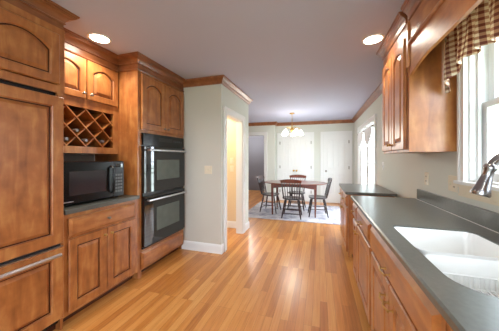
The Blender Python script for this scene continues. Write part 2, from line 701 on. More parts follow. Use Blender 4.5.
# rear wall; its broad window is unseen, added for frontal fill light
RX0, RX1, RZ0, RZ1 = -2.1, 0.5, 0.6, 2.3
mb = MB()
mb.box((-5.2, YR - 0.1, 0), (RX0, YR, ZC)).box((RX0, YR - 0.1, 0), (RX1, YR, RZ0)).box((RX0, YR - 0.1, RZ1), (RX1, YR, ZC)).box((RX1, YR - 0.1, 0), (XW, YR, ZC))
struct('wall_rear', mb, M['wallk'])
mb = MB()
for x in (RX0, (2 * RX0 + RX1) / 3, (RX0 + 2 * RX1) / 3, RX1):
    mb.box((x - 0.04, YR - 0.08, RZ0), (x + 0.04, YR + 0.015, RZ1))
mb.box((RX0, YR - 0.08, RZ0 - 0.04), (RX1, YR + 0.02, RZ0 + 0.04)).box((RX0, YR - 0.08, RZ1 - 0.04), (RX1, YR + 0.015, RZ1 + 0.04))
struct('fill_window', mb, M['white'])  # added frame, belongs to the fill light behind the camera

# crown mouldings of the walls (wood)
struct('trim_1', MB().sweep([(-1.9, YB), (XD, YB), (XD, YP + 0.10), (XDL, YP + 0.10)], crown(WCROWN), 1), M['crown'])
struct('trim_2', MB().sweep([(XDL, YP + 0.1), (XDL, YJ), (-1.33, YJ), (-1.33, YF), (XW, YF), (XW, 2.67)], crown(WCROWN), 1), M['crown'])
# baseboards
BB = [(0, 0), (0.015, 0), (0.015, 0.10), (0.011, 0.115), (0.005, 0.125), (0, 0.125)]
struct('baseboard_oven_side', MB().sweep([(-1.98, YB), (XD, YB), (XD, DY0 - 0.095)], BB, 1), M['white'])
struct('baseboard_doorway', MB().sweep([(XD, DY1 + 0.095), (XD, YP + 0.10), (XDL, YP + 0.10)], BB, 1), M['white'])
struct('baseboard_passage', MB().sweep([(-3.5, YP), (XD - 0.11, YP)], BB, 1), M['white'])
struct('baseboard_far_left', MB().sweep([(XDL, YJ), (OX0 - 0.1, YJ)], BB, 1), M['white'])
struct('baseboard_far_middle', MB().sweep([(OX1 + 0.1, YJ), (-1.33, YJ), (-1.33, YF), (-1.30, YF)], BB, 1), M['white'])
struct('baseboard_far_right', MB().sweep([(-0.155, YF), (0.0, YF)], BB, 1), M['white'])
struct('baseboard_right', MB().sweep([(XW, FY0 - 0.1), (XW, 2.62)], BB, 1), M['white'])


def casing(name, P, w, h, cw=0.085, t=0.02, sides=True, bottom=False):
    """door casing around an opening of w by h; P is the panel frame of the wall"""
    mb = MB()

    def bar(u0, v0, u1, v1):
        mb.prism([P(u0, v0, 0.0), P(u1, v0, 0.0), P(u1, v1, 0.0), P(u0, v1, 0.0)], P(0, 0, t) - P(0, 0, 0))
    bar(-cw, 0, 0, h)
    bar(w, 0, w + cw, h)
    bar(-cw, h, w + cw, h + cw)
    e = 0.018
    # raised back band
    def band(u0, v0, u1, v1):
        mb.prism([P(u0, v0, t), P(u1, v0, t), P(u1, v1, t), P(u0, v1, t)], P(0, 0, 0.008) - P(0, 0, 0))
    band(-cw, 0, -cw + e, h + cw)
    band(w + cw - e, 0, w + cw, h + cw)
    band(-cw + e, h + cw - e, w + cw - e, h + cw)
    return struct(name, mb, M['white'])


# doorway casing and its lining
casing('trim_3', panel_frame((XD, DY0, 0), (0, 1, 0), (1, 0, 0)), DY1 - DY0, DZ)
mb = MB().box((XD - 0.11, DY0, 0), (XD + 0.002, DY0 + 0.014, DZ)).box((XD - 0.11, DY1 - 0.014, 0), (XD + 0.002, DY1, DZ)).box((XD - 0.11, DY0, DZ - 0.014), (XD + 0.002, DY1, DZ))
struct('trim_4', mb, M['white'])
casing('trim_5', panel_frame((OX0, YJ, 0), (1, 0, 0), (0, -1, 0)), OX1 - OX0, OZ)
mb = MB().box((OX0, YJ, 0), (OX0 + 0.014, YJ + 0.12, OZ)).box((OX1 - 0.014, YJ, 0), (OX1, YJ + 0.12, OZ)).box((OX0, YJ, OZ - 0.014), (OX1, YJ + 0.12, OZ))
struct('trim_6', mb, M['white'])


# ------------------------------------------------------------------ panelled white doors on the far wall
def white_leaf(name, x0, x1, z1, knob_u, kmat):
    """two tall arched-top panels over two low ones, pressed into a leaf"""
    w_, h_ = x1 - x0, z1 - 0.01
    P = panel_frame((x0, YF - 0.003, 0.01), (1, 0, 0), (0, -1, 0))
    mb = MB()
    t = 0.03
    mb.prism([P(0, 0, 0), P(w_, 0, 0), P(w_, h_, 0), P(0, h_, 0)], P(0, 0, t) - P(0, 0, 0))
    sw, mw = 0.095, 0.09
    pw = (w_ - 2 * sw - mw) / 2
    for u0 in (sw, sw + pw + mw):
        for v0, v1 in ((0.24, 0.86), (0.98, h_ - 0.13)):
            lp = [(u0, v0), (u0 + pw, v0), (u0 + pw, v1), (u0, v1)]
            prev = None
            for e, d in ((0, t), (0.003, t + 0.007), (0.018, t + 0.007), (0.026, t + 0.001), (0.045, t + 0.001), (0.06, t + 0.006)):
                r = [mb.bm.verts.new(P(min(max(u, u0 + e), u0 + pw - e), min(max(v, v0 + e), v1 - e), d)) for u, v in lp]
                if prev:
                    for j in range(4):
                        mb.face([prev[j], prev[(j + 1) % 4], r[(j + 1) % 4], r[j]])
                prev = r
            mb.face(prev)
    o = struct(name, mb, M['white'])
    kb = MB().lathe([(0.030, 0), (0.030, 0.005), (0.010, 0.010), (0.010, 0.035), (0.026, 0.045), (0.030, 0.058), (0.022, 0.070), (0.001, 0.074)],
                    P(knob_u, 0.93, t), (0, -1, 0), 14)
    kb.build('door_knob', kmat, o, smooth=True)
    return o


def hinges(o, x, zs, y=YF - 0.036):
    for z in zs:
        h = MB().box((x - 0.012, y - 0.012, z - 0.045), (x + 0.012, y, z + 0.045)).build('hinge', M['nickel'], o)


dl = white_leaf('door_1', -1.205, -0.735, 2.03, 0.43, M['brass'])
dr = white_leaf('door_2', -0.731, -0.255, 2.03, 0.045, M['brass'])
ds = white_leaf('door_3', 0.10, 0.80, 2.03, 0.07, M['nickel'])
hinges(dl, -1.203, (0.3, 1.05, 1.8))
hinges(dr, -0.257, (0.3, 1.05, 1.8))
hinges(ds, 0.798, (0.3, 1.05, 1.8))
casing('trim_7', panel_frame((-1.21, YF, 0), (1, 0, 0), (0, -1, 0)), 0.96, 2.035, 0.08)
casing('trim_8', panel_frame((0.095, YF, 0), (1, 0, 0), (0, -1, 0)), 0.71, 2.035, 0.08)

# ------------------------------------------------------------------ french doors, right wall
casing('trim_9', panel_frame((XW, FY0, 0), (0, 1, 0), (-1, 0, 0)), FY1 - FY0, FZ1, 0.085)
struct('trim_10', MB().box((XW, FY0, 0), (XW + TH, FY0 + 0.02, FZ1)).box((XW, FY1 - 0.02, 0), (XW + TH, FY1, FZ1)).box((XW, FY0, FZ1 - 0.02), (XW + TH, FY1, FZ1)).box((XW, FY0, 0), (XW + TH, FY1, 0.02)), M['white'])


def french_leaf(name, y0, y1, hy):
    x0, x1 = XW + 0.03, XW + 0.07
    z0, z1 = 0.022, FZ1 - 0.022
    mb = MB()
    sw = 0.10
    mb.box((x0, y0, z0), (x1, y0 + sw, z1)).box((x0, y1 - sw, z0), (x1, y1, z1)).box((x0, y0, z0), (x1, y1, z0 + 0.22)).box((x0, y0, z1 - 0.11), (x1, y1, z1))
    o = struct(name, mb, M['white'])
    m = MB()
    a0, a1, b0, b1 = y0 + sw, y1 - sw, z0 + 0.22, z1 - 0.11
    for k in range(1, 3):
        y = a0 + (a1 - a0) * k / 3
        m.box((x0 + 0.005, y - 0.009, b0), (x1 - 0.005, y + 0.009, b1))
    for k in range(1, 5):
        z = b0 + (b1 - b0) * k / 5
        m.box((x0 + 0.005, a0, z - 0.009), (x1 - 0.005, a1, z + 0.009))
    m.build('muntin_grid', M['white'], o)
    MB().box((x0 + 0.018, a0, b0), (x0 + 0.022, a1, b1)).build('pane', M['glass'], o)
    hb = MB().box((x0 - 0.006, hy - 0.02, 0.93), (x0, hy + 0.02, 1.15)).tube([(x0, hy, 1.03), (x0 - 0.05, hy, 1.03), (x0 - 0.05, hy + 0.1 * (1 if hy < (y0 + y1) / 2 else -1), 1.03)], 0.009)
    hb.build('door_handle', M['nickel'], o)
    return o


FM = (FY0 + FY1) / 2
french_leaf('door_4', FY0 + 0.022, FM - 0.002, FM - 0.06)
french_leaf('door_5', FM + 0.002, FY1 - 0.022, FM + 0.06)


def cafe_valance(label, y0, y1):
    t = thing('swag_valance', label, 'curtain', (XW - 0.03, (y0 + y1) / 2, 1.90), 'short white swags over the french doors')
    xr = XW - 0.035
    rod = MB().tube([(xr, y0 - 0.05, 1.90), (xr, y1 + 0.05, 1.90)], 0.008)
    for y in (y0 - 0.06, y1 + 0.06):
        rod.lathe([(0.001, -0.018), (0.016, -0.008), (0.018, 0), (0.016, 0.008), (0.001, 0.018)], (xr, y, 1.90), (0, 1, 0), 10)
    for y in (y0 - 0.02, y1 + 0.02):
        rod.tube([(xr, y, 1.90), (XW + 0.01, y, 1.90)], 0.006)
    rod.build('rod', M['nickel'], t, smooth=True)
    mb = MB()
    n, m = 60, 10
    g = []
    for i in range(n + 1):
        s = i / n
        y = y0 + (y1 - y0) * s
        drop = 0.24 + 0.07 * math.cos(2 * PI * s) * -1 + 0.05 * abs(math.sin(PI * s * 2))
        row = []
        for j in range(m + 1):
            q = j / m
            row.append(mb.bm.verts.new((xr - 0.012 - 0.012 * math.sin(s * 60) * (0.4 + q), y, 1.915 - drop * q)))
        g.append(row)
    for i in range(n):
        for j in range(m):
            mb.face([g[i][j], g[i + 1][j], g[i + 1][j + 1], g[i][j + 1]])
    f = mb.build('fabric', M['sheer'], t, smooth=True)
    sm = f.modifiers.new('thick', 'SOLIDIFY')
    sm.thickness = 0.002


cafe_valance('short gathered white valance on a rod over the nearer french door leaf', FY0 + 0.10, FM - 0.10)
cafe_valance('short gathered white valance on a rod over the farther french door leaf', FM + 0.10, FY1 - 0.10)

# ------------------------------------------------------------------ window over the sink
mb = MB()
cw = 0.072
mb.box((XW - 0.022, WY1, WZ0 - 0.02), (XW, WY1 + cw, WZ1 + cw)).box((XW - 0.022, WY0 - cw, WZ0 - 0.02), (XW, WY0, WZ1 + cw)).box((XW - 0.022, WY0, WZ1), (XW, WY1, WZ1 + cw))
mb.box((XW - 0.030, WY1 + cw - 0.018, WZ0 - 0.02), (XW - 0.02, WY1 + cw, WZ1 + cw))
mb.box((XW - 0.028, WY1, WZ0 - 0.02), (XW - 0.02, WY1 + 0.01, WZ1))
win = struct('window_1', mb, M['white'])
mb = MB()
for a, b in (((XW, WY1 - 0.012, WZ0), (XW + TH, WY1, WZ1)), ((XW, WY0, WZ0), (XW + TH, WY0 + 0.012, WZ1)), ((XW, WY0, WZ1 - 0.012), (XW + TH, WY1, WZ1)), ((XW, WY0, WZ0), (XW + TH, WY1, WZ0 + 0.012))):
    mb.box(a, b)
mb.box((XW + 0.035, WY1 - 0.03, WZ0), (XW + 0.05, WY1 - 0.012, WZ1))
mb.build('jamb', M['white'], win)
mb = MB()
mb.box((XW - 0.052, WY0 - cw, WZ0 - 0.022), (XW + 0.04, WY1 + cw, WZ0), 0.004)
mb.build('window_stool', M['white'], win)
mb = MB()
mb.box((XW - 0.018, WY0 - cw, WZ0 - 0.105), (XW, WY1 + cw, WZ0 - 0.022)).box((XW - 0.026, WY0 - cw, WZ0 - 0.045), (XW, WY1 + cw, WZ0 - 0.022)).box((XW - 0.022, WY0 - cw, WZ0 - 0.105), (XW, WY1 + cw, WZ0 - 0.09))
mb.build('apron', M['porcel'], win)
zm = 1.64


def sash(x0, x1, z0, z1):
    mb = MB()
    sw = 0.05
    a, b = WY0 + 0.014, WY1 - 0.014
    mb.box((x0, a, z0), (x1, a + sw, z1)).box((x0, b - sw, z0), (x1, b, z1)).box((x0, a, z0), (x1, b, z0 + sw)).box((x0, a, z1 - 0.035), (x1, b, z1))
    ym = (a + b) / 2
    mb.box((x0, ym - 0.03, z0), (x1, ym + 0.03, z1))
    s_ = mb.build('sash', M['white'], win)
    MB().box(((x0 + x1) / 2 - 0.002, a + sw, z0 + sw), ((x0 + x1) / 2 + 0.002, b - sw, z1 - 0.035)).build('pane', M['glass'], s_)


sash(XW + 0.06, XW + 0.09, WZ0 + 0.012, zm + 0.03)
sash(XW + 0.095, XW + 0.125, zm, WZ1 - 0.012)

# ------------------------------------------------------------------ LEFT RUN
XF = -1.90     # face of the deep units
XU = -2.17     # face of the shallow wall units

# panelled refrigerator housing
FY = 1.24
fr = thing('refrigerator_cabinet', 'tall wooden panelled refrigerator unit at the left edge with a long steel bar handle', 'refrigerator', (-2.2, 0.78, 0))
Y0 = 0.32
mb = MB()
mb.box((XL, FY - 0.02, 0), (XF, FY, 2.30)).box((XL, Y0, 0), (XF, Y0 + 0.02, 2.30)).box((XL, Y0, 2.28), (XF, FY, 2.30)).box((XL, Y0, 0), (XL + 0.02, FY, 2.30)).box((XL, Y0, 1.82), (XF, FY, 1.85))
mb.build('body', M['wood'], fr)
mb = MB()
mb.box((XF, Y0, 1.81), (XF + 0.018, FY, 1.865)).box((XF, Y0, 2.245), (XF + 0.018, FY, 2.30)).box((XF, FY - 0.05, 1.77), (XF + 0.018, FY, 2.30))
mb.build('face_frame', M['wood'], fr)
MB().box((XF - 0.10, Y0 + 0.02, 0.05), (XF - 0.025, FY - 0.02, 1.82)).build('appliance_front', M['blackm'], fr)
cab_door(fr, (XF + 0.018, Y0 + 0.01, 1.870), (0, 1, 0), (1, 0, 0), 0.40, 0.372, 0.045, knob=(0.36, 0.045))
cab_door(fr, (XF + 0.018, Y0 + 0.425, 1.870), (0, 1, 0), (1, 0, 0), 0.45, 0.372, 0.07, knob=(0.035, 0.045), mat=M['wood'])
cab_door(fr, (XF, Y0 + 0.01, 0.672), (0, 1, 0), (1, 0, 0), FY - Y0 - 0.02, 1.108, 0.0, 0.075, name='door', t=0.025)
dd = cab_door(fr, (XF, Y0 + 0.01, 0.10), (0, 1, 0), (1, 0, 0), FY - Y0 - 0.02, 0.540, 0.0, 0.075, name='drawer', t=0.025)
hb = MB().tube([(XF + 0.065, Y0 + 0.06, 0.600), (XF + 0.065, FY - 0.055, 0.600)], 0.014, 12)
for y in (Y0 + 0.10, FY - 0.16):
    hb.tube([(XF + 0.025, y, 0.600), (XF + 0.065, y, 0.600)], 0.007, 8)
hb.build('handle', M['steel'], dd, smooth=True)
MB().box((XF - 0.004, Y0 + 0.02, 0.643), (XF + 0.026, FY - 0.012, 0.650)).build('trim_strip', M['steel'], fr)
MB().box((XF - 0.006, Y0 + 0.02, 0.650), (XF + 0.004, FY - 0.02, 0.672)).build('gap_strip', M['blackm'], fr)
MB().box((XF - 0.06, Y0, 0), (XF - 0.05, FY, 0.1)).build('toe_kick', M['umber'], fr)  # coloured dark for the shade at floor level
MB().sweep([(XF + 0.0, Y0), (XF + 0.0, FY), (XU, FY)], crown(CROWN), 1).build('crown_moulding', M['crown'], fr)
MB().box((XL, Y0, 2.30), (XF, FY, ZC)).build('frieze', M['wood'], fr)

# shallow wall unit with the wine rack under it
YA, YE = FY, 1.99
wc = thing('wine_rack_cabinet', 'upper cabinet with two arched doors above a diamond wine rack', 'cabinet', (-2.3, 1.6, 1.36))
mb = MB()
mb.box((XL, YA, 1.365), (XU - 0.02, YA + 0.018, 2.30)).box((XL, YE - 0.018, 1.365), (XU - 0.02, YE, 2.30)).box((XL, YA, 1.84), (XU - 0.02, YE, 1.86)).box((XL, YA, 2.28), (XU - 0.02, YE, 2.44)).box((XL, YA, 1.365), (XU - 0.02, YE, 1.42))
mb.build('body', M['wood'], wc)
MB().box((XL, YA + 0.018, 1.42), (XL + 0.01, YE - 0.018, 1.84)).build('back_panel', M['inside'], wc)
mb = MB()
mb.box((XU - 0.02, YA, 1.365), (XU, YA + 0.04, 2.30)).box((XU - 0.02, 1.925, 1.365), (XU, YE, 2.30)).box((XU - 0.02, YA, 1.365), (XU, YE, 1.43)).box((XU - 0.02, YA, 1.80), (XU, YE, 1.885)).box((XU - 0.02, YA, 2.262), (XU, YE, 2.44))
mb.box((XU - 0.02, 1.60, 1.88), (XU, 1.65, 2.27))
mb.build('face_frame', M['wood'], wc)
cab_door(wc, (XU, 1.262, 1.886), (0, 1, 0), (1, 0, 0), 0.350, 0.385, 0.05, knob=(0.318, 0.05))
cab_door(wc, (XU, 1.622, 1.886), (0, 1, 0), (1, 0, 0), 0.350, 0.385, 0.05, knob=(0.032, 0.05))
# lattice clipped to the rack opening
mb = MB()
ra, rb, rz0, rz1 = YA + 0.04, 1.925, 1.43, 1.80
sp = 0.178
th = 0.011


def clip_line(y0, z0, s):
    pts = []
    ylo = max(ra, y0 + (rz0 - z0) / s if s > 0 else y0 + (rz1 - z0) / s)
    yhi = min(rb, y0 + (rz1 - z0) / s if s > 0 else y0 + (rz0 - z0) / s)
    return ylo, yhi


for s_ in (1, -1):
    k = -12
    while k < 14:
        zc = rz1 + 0.01 + k * sp if s_ < 0 else rz0 - 0.02 + k * sp
        ylo, yhi = clip_line(1.43, zc, s_)
        if yhi - ylo > 0.02:
            p0 = Vector((0, ylo, zc + s_ * (ylo - 1.43)))
            p1 = Vector((0, yhi, zc + s_ * (yhi - 1.43)))
            nn = Vector((0, -s_, 1)).normalized() * th / 2
            x1 = XU - 0.004 - (0.012 if s_ > 0 else 0)
            xo = Vector((x1, 0, 0))
            mb.prism([p0 - nn + xo, p1 - nn + xo, p1 + nn + xo, p0 + nn + xo], (-0.30, 0, 0))
        k += 1
mb.build('lattice', M['wood'], wc)
MB().sweep([(XU, YA), (XU, YE)], crown(CROWN), 1).build('crown_moulding', M['crown'], wc)

# wine bottles lying in the diamonds
bt = thing('wine_bottle', 'wine bottle lying in the rack, topmost of the left pair', 'bottle', (0, 0, 0), 'wine bottles in the diamond rack')
MB().lathe([(0.001, 0), (0.036, 0.002), (0.037, 0.02), (0.037, 0.17), (0.030, 0.20), (0.016, 0.225), (0.014, 0.285)], (0, 0, 0), (1, 0, 0), 16).build('bottle_body', M['bottle'], bt, smooth=True)
MB().lathe([(0.0155, 0.245), (0.0155, 0.298), (0.014, 0.301), (0.001, 0.301)], (0, 0, 0), (1, 0, 0), 14).build('foil', M['foil'], bt, smooth=True)
spots = [(1.541, 1.580, 'wine bottle with pale foil lying in the rack, highest and left of centre'),
         (1.452, 1.492, 'wine bottle lying in the rack nearest its left side'),
         (1.630, 1.492, 'wine bottle lying in the rack near the middle of the row'),
         (1.808, 1.492, 'wine bottle with pale foil lying in the rack farthest right')]
for i, (y, z, lb) in enumerate(spots):
    o = bt if i == 0 else copy_tree(bt)
    o.location = (XU - 0.305, y, z)
    o['label'] = lb

# base unit below the microwave
bc = thing('base_cabinet', 'wooden base cabinet with one drawer over two panelled doors under the microwave', 'cabinet', (-2.2, 1.6, 0))
mb = MB()
mb.box((XL, YA + 0.001, 0.075), (XF - 0.021, YE - 0.001, 0.875))
mb.build('body', M['wood'], bc)
MB().box((XL, YA + 0.002, 0), (XF - 0.07, YE - 0.002, 0.074)).build('toe_kick', M['umber'], bc)  # shadow of the toe space put into the colour
mb = MB()
mb.box((XF - 0.02, YA + 0.001, 0.075), (XF, YA + 0.04, 0.875)).box((XF - 0.02, 1.935, 0.075), (XF, YE - 0.001, 0.875)).box((XF - 0.02, YA + 0.001, 0.075), (XF, YE - 0.001, 0.11)).box((XF - 0.02, YA, 0.675), (XF, YE - 0.001, 0.70)).box((XF - 0.02, YA, 0.845), (XF, YE - 0.001, 0.875))
mb.box((XF - 0.02, 1.58, 0.12), (XF, 1.63, 0.68))
mb.build('face_frame', M['wood'], bc)
drawer_front(bc, (XF, 1.272, 0.693), (0, 1, 0), (1, 0, 0), 0.668, 0.150, [(0.334, 0.075)])
cab_door(bc, (XF, 1.272, 0.100), (0, 1, 0), (1, 0, 0), 0.331, 0.576, 0.0, 0.06, knob=(0.300, 0.52), knob_style='brass')
cab_door(bc, (XF, 1.609, 0.100), (0, 1, 0), (1, 0, 0), 0.331, 0.576, 0.0, 0.06, knob=(0.031, 0.52), knob_style='brass')

tag(MB().box((XL, YA + 0.001, 0.877), (XF + 0.03, YE - 0.001, 0.914), 0.006).build('countertop', M['counter']),
    'grey stone countertop under the microwave', 'countertop')
tag(MB().box((XL + 0.001, YA + 0.02, 0.916), (XL + 0.012, YE - 0.02, 1.36)).build('splash_panel', M['backp']),
    'taupe panel on the wall behind the microwave', 'panel')

# microwave
mw = thing('microwave', 'black countertop microwave below the wine rack', 'microwave', (-2.15, 1.56, 0.914))
my0, my1, mz0, mz1, mx = 1.262, 1.885, 0.928, 1.290, -1.975
MB().box((-2.38, my0, mz0), (mx - 0.03, my1, mz1), 0.006).build('body', M['black'], mw)
d = MB().box((mx - 0.03, my0 + 0.002, mz0 + 0.004), (mx, my1 - 0.125, mz1 - 0.004), 0.006).build('door', M['black'], mw)
MB().box((mx - 0.001, my0 + 0.075, mz0 + 0.075), (mx + 0.0015, my1 - 0.215, mz1 - 0.085)).build('window', plain('mesh_window', (58, 54, 58), 0.08, noise=0.05, coat=0.1), d)
MB().tube([(mx - 0.002, my1 - 0.155, mz0 + 0.05), (mx + 0.032, my1 - 0.155, mz0 + 0.07), (mx + 0.036, my1 - 0.155, mz0 + 0.17), (mx + 0.032, my1 - 0.155, mz1 - 0.07), (mx - 0.002, my1 - 0.155, mz1 - 0.05)], 0.011, 10).build('handle', M['black'], d, smooth=True)
MB().box((mx, my0 + 0.03, mz0 + 0.022), (mx + 0.001, my0 + 0.11, mz0 + 0.030)).build('brand_mark', M['steel'], d)
p = MB().box((mx - 0.03, my1 - 0.122, mz0 + 0.004), (mx - 0.002, my1 - 0.002, mz1 - 0.004), 0.004).build('control_panel', M['blackm'], mw)
MB().box((mx - 0.003, my1 - 0.105, mz1 - 0.065), (mx - 0.0005, my1 - 0.02, mz1 - 0.03)).build('display', M['darkglass'], p)
for r_ in range(6):
    for c_ in range(3):
        MB().box((mx - 0.003, my1 - 0.105 + c_ * 0.029, mz0 + 0.045 + r_ * 0.033), (mx, my1 - 0.083 + c_ * 0.029, mz0 + 0.066 + r_ * 0.033)).build('key', M['pewter'], p)
for y in (my0 + 0.04, my1 - 0.04):
    for x in (-2.34, mx - 0.06):
        MB().lathe([(0.014, 0), (0.014, 0.0145)], (x, y, 0.9142), (0, 0, 1), 10).build('foot', M['blackm'], mw)

# tall oven housing
OY0, OY1 = YE, 2.855
oc = thing('oven_cabinet', 'tall wooden cabinet around the double oven with two arched doors on top', 'cabinet', (-2.2, 2.42, 0))
mb = MB()
mb.box((XL, OY0 + 0.001, 0), (XF - 0.021, OY0 + 0.02, 2.438)).box((XL, OY1 - 0.015, 0), (XF - 0.021, OY1 - 0.001, 2.438)).box((XL, OY0, 1.605), (XF - 0.02, OY1, 1.63)).box((XL, OY0, 0.27), (XF - 0.02, OY1, 0.30)).box((XL, OY0, 0.07), (XF - 0.02, OY1, 0.09)).box((XL, OY0, 2.28), (XF - 0.02, OY1, 2.44)).box((XL, OY0, 0.07), (XL + 0.01, OY1, 2.28))
mb.build('body', M['wood'], oc)
mb = MB()
mb.box((XF - 0.02, OY0 + 0.001, 0.0), (XF, OY0 + 0.055, 2.44)).box((XF - 0.02, 2.830, 0.07), (XF, OY1, 2.44)).box((XF - 0.02, OY0, 1.605), (XF, OY1, 1.65)).box((XF - 0.02, OY0, 2.245), (XF, OY1, 2.44)).box((XF - 0.02, OY0, 0.265), (XF, OY1, 0.30)).box((XF - 0.02, OY0, 0.07), (XF, OY1, 0.095))
mb.build('face_frame', M['wood'], oc)
MB().box((XF - 0.09, OY0, 0.0), (XF - 0.07, OY1, 0.07)).build('toe_kick', M['umber'], oc)  # dark colour stands in for the toe space shadow
cab_door(oc, (XF, 2.035, 1.640), (0, 1, 0), (1, 0, 0), 0.398, 0.610, 0.06, 0.066, knob=(0.365, 0.045))
cab_door(oc, (XF, 2.437, 1.640), (0, 1, 0), (1, 0, 0), 0.398, 0.610, 0.06, 0.066, knob=(0.033, 0.045))
drawer_front(oc, (XF, 2.035, 0.085), (0, 1, 0), (1, 0, 0), 0.800, 0.185, t=0.024)
MB().sweep([(XU - 0.002, OY0), (XF, OY0), (XF, OY1)], crown(CROWN), 1).build('crown_moulding', M['crown'], oc)

# double oven
ov = thing('double_oven', 'black built-in double wall oven with two bar handles', 'oven', (-2.2, 2.43, 0.302))
oy0, oy1 = 2.046, 2.828
ox = XF + 0.004
MB().box((-2.45, oy0 + 0.002, 0.302), (ox, oy1 - 0.002, 1.604)).build('body', M['black'], ov)
cp = MB().box((ox, oy0, 1.468), (ox + 0.022, oy1, 1.602), 0.004).build('control_panel', M['black'], ov)
MB().box((ox + 0.021, 2.30, 1.520), (ox + 0.0235, 2.56, 1.568)).build('display', M['darkglass'], cp)
for k in range(5):
    MB().box((ox + 0.021, 2.585 + k * 0.042, 1.530), (ox + 0.0235, 2.610 + k * 0.042, 1.552)).build('key', plain('grey_key_%d' % k, (58, 60, 62), 0.4), cp)
for z0, z1, hz in ((0.925, 1.455, 1.412), (0.325, 0.890, 0.842)):
    d = MB().box((ox, oy0, z0), (ox + 0.035, oy1, z1), 0.004).build('door', M['darkglass'], ov)
    MB().box((ox + 0.0345, oy0 + 0.20, z0 + 0.13), (ox + 0.0365, oy1 - 0.13, z1 - 0.155)).build('window', M['winglass'], d)
    h = MB().tube([(ox + 0.075, oy0 + 0.03, hz), (ox + 0.075, oy1 - 0.03, hz)], 0.012, 12)
    for y in (oy0 + 0.05, oy1 - 0.05):
        h.tube([(ox + 0.03, y, hz), (ox + 0.075, y, hz)], 0.010, 8)
    h.build('handle', M['steel'], d, smooth=True)
MB().box((ox, oy0, 0.893), (ox + 0.018, oy1, 0.922)).build('vent_strip', M['blackm'], ov)
MB().box((ox, oy0, 0.302), (ox + 0.018, oy1, 0.322)).build('vent_strip', M['blackm'], ov)

# ------------------------------------------------------------------ RIGHT RUN
XRF = 0.36      # base cabinet face
NX = (-1, 0, 0)
UY = (0, 1, 0)


def base_unit(name, label, y0, y1, ztop=0.877):
    t = thing(name, label, 'cabinet', (0.65, (y0 + y1) / 2, 0))
    mb = MB()
    MB().box((XRF + 0.075, y0 + 0.002, 0.0), (XW - 0.02, y1 - 0.002, 0.099)).build('toe_kick', M['umber'], t)  # toe kick coloured dark in place of the shadow under the cabinet
    mb.box((XRF + 0.02, y0 + 0.001, 0.10), (XW - 0.002, y0 + 0.018, ztop)).box((XRF + 0.02, y1 - 0.018, 0.10), (XW - 0.002, y1 - 0.001, ztop))
    mb.box((XRF + 0.02, y0, 0.10), (XW - 0.002, y1 - 0.001, 0.12)).box((XW - 0.02, y0 + 0.001, 0.10), (XW - 0.002, y1 - 0.001, ztop))
    mb.build('body', M['wood'], t)
    mb = MB()
    mb.box((XRF, y0 + 0.001, 0.10), (XRF + 0.02, y0 + 0.04, ztop)).box((XRF, y1 - 0.04, 0.10), (XRF + 0.02, y1 - 0.001, ztop)).box((XRF, y0, 0.10), (XRF + 0.02, y1 - 0.001, 0.13)).box((XRF, y0, ztop - 0.03), (XRF + 0.02, y1 - 0.001, ztop)).box((XRF, y0, 0.655), (XRF + 0.02, y1 - 0.001, 0.69))
    mb.build('face_frame', M['wood'], t)
    return t


# sink cabinet
sc = base_unit('sink_cabinet', 'wooden sink cabinet with false drawer front and paired panelled doors', 0.792, 1.775)
drawer_front(sc, (XRF, 0.815, 0.685), UY, NX, 0.935, 0.165, [(0.50, 0.05)], 'pull')
cab_door(sc, (XRF, 0.815, 0.115), UY, NX, 0.50, 0.555, 0, 0.062, knob=(0.47, 0.46), knob_style='pull')
cab_door(sc, (XRF, 1.320, 0.115), UY, NX, 0.43, 0.555, 0, 0.062, knob=(0.03, 0.46), knob_style='pull')
# cabinet between sink and gap
mc = base_unit('base_cabinet', 'wooden base cabinet with drawer and door at the far end of the sink run', 1.779, 2.66)
drawer_front(mc, (XRF, 1.80, 0.705), UY, NX, 0.56, 0.145, [(0.28, 0.07)], 'pull')
cab_door(mc, (XRF, 1.80, 0.115), UY, NX, 0.56, 0.565, 0, 0.062, knob=(0.53, 0.49), knob_style='brass')
drawer_front(mc, (XRF, 2.385, 0.705), UY, NX, 0.255, 0.145, [(0.127, 0.07)], 'brass')
cab_door(mc, (XRF, 2.385, 0.115), UY, NX, 0.255, 0.565, 0, 0.055, knob=(0.03, 0.49), knob_style='brass')
# dishwasher nearest the camera
dw = thing('dishwasher', 'black dishwasher edge under the counter at the bottom right of the sink run', 'dishwasher', (0.65, 0.55, 0))
MB().box((XRF + 0.03, 0.26, 0.02), (XW - 0.03, 0.788, 0.872)).build('body', M['blackm'], dw)
MB().box((XRF + 0.002, 0.262, 0.12), (XRF + 0.03, 0.786, 0.74), 0.004).build('door', M['black'], dw)
MB().box((XRF + 0.002, 0.262, 0.745), (XRF + 0.032, 0.786, 0.868), 0.006).build('control_panel', M['black'], dw)
nc = base_unit('base_cabinet', 'wooden base cabinet beside the camera, nearest of the sink run', -0.60, 0.255)
drawer_front(nc, (XRF, -0.58, 0.705), UY, NX, 0.81, 0.145, [(0.40, 0.07)], 'pull')
cab_door(nc, (XRF, -0.58, 0.115), UY, NX, 0.40, 0.565, 0, 0.062, knob=(0.37, 0.49), knob_style='brass')
cab_door(nc, (XRF, -0.17, 0.115), UY, NX, 0.40, 0.565, 0, 0.062, knob=(0.03, 0.49), knob_style='brass')

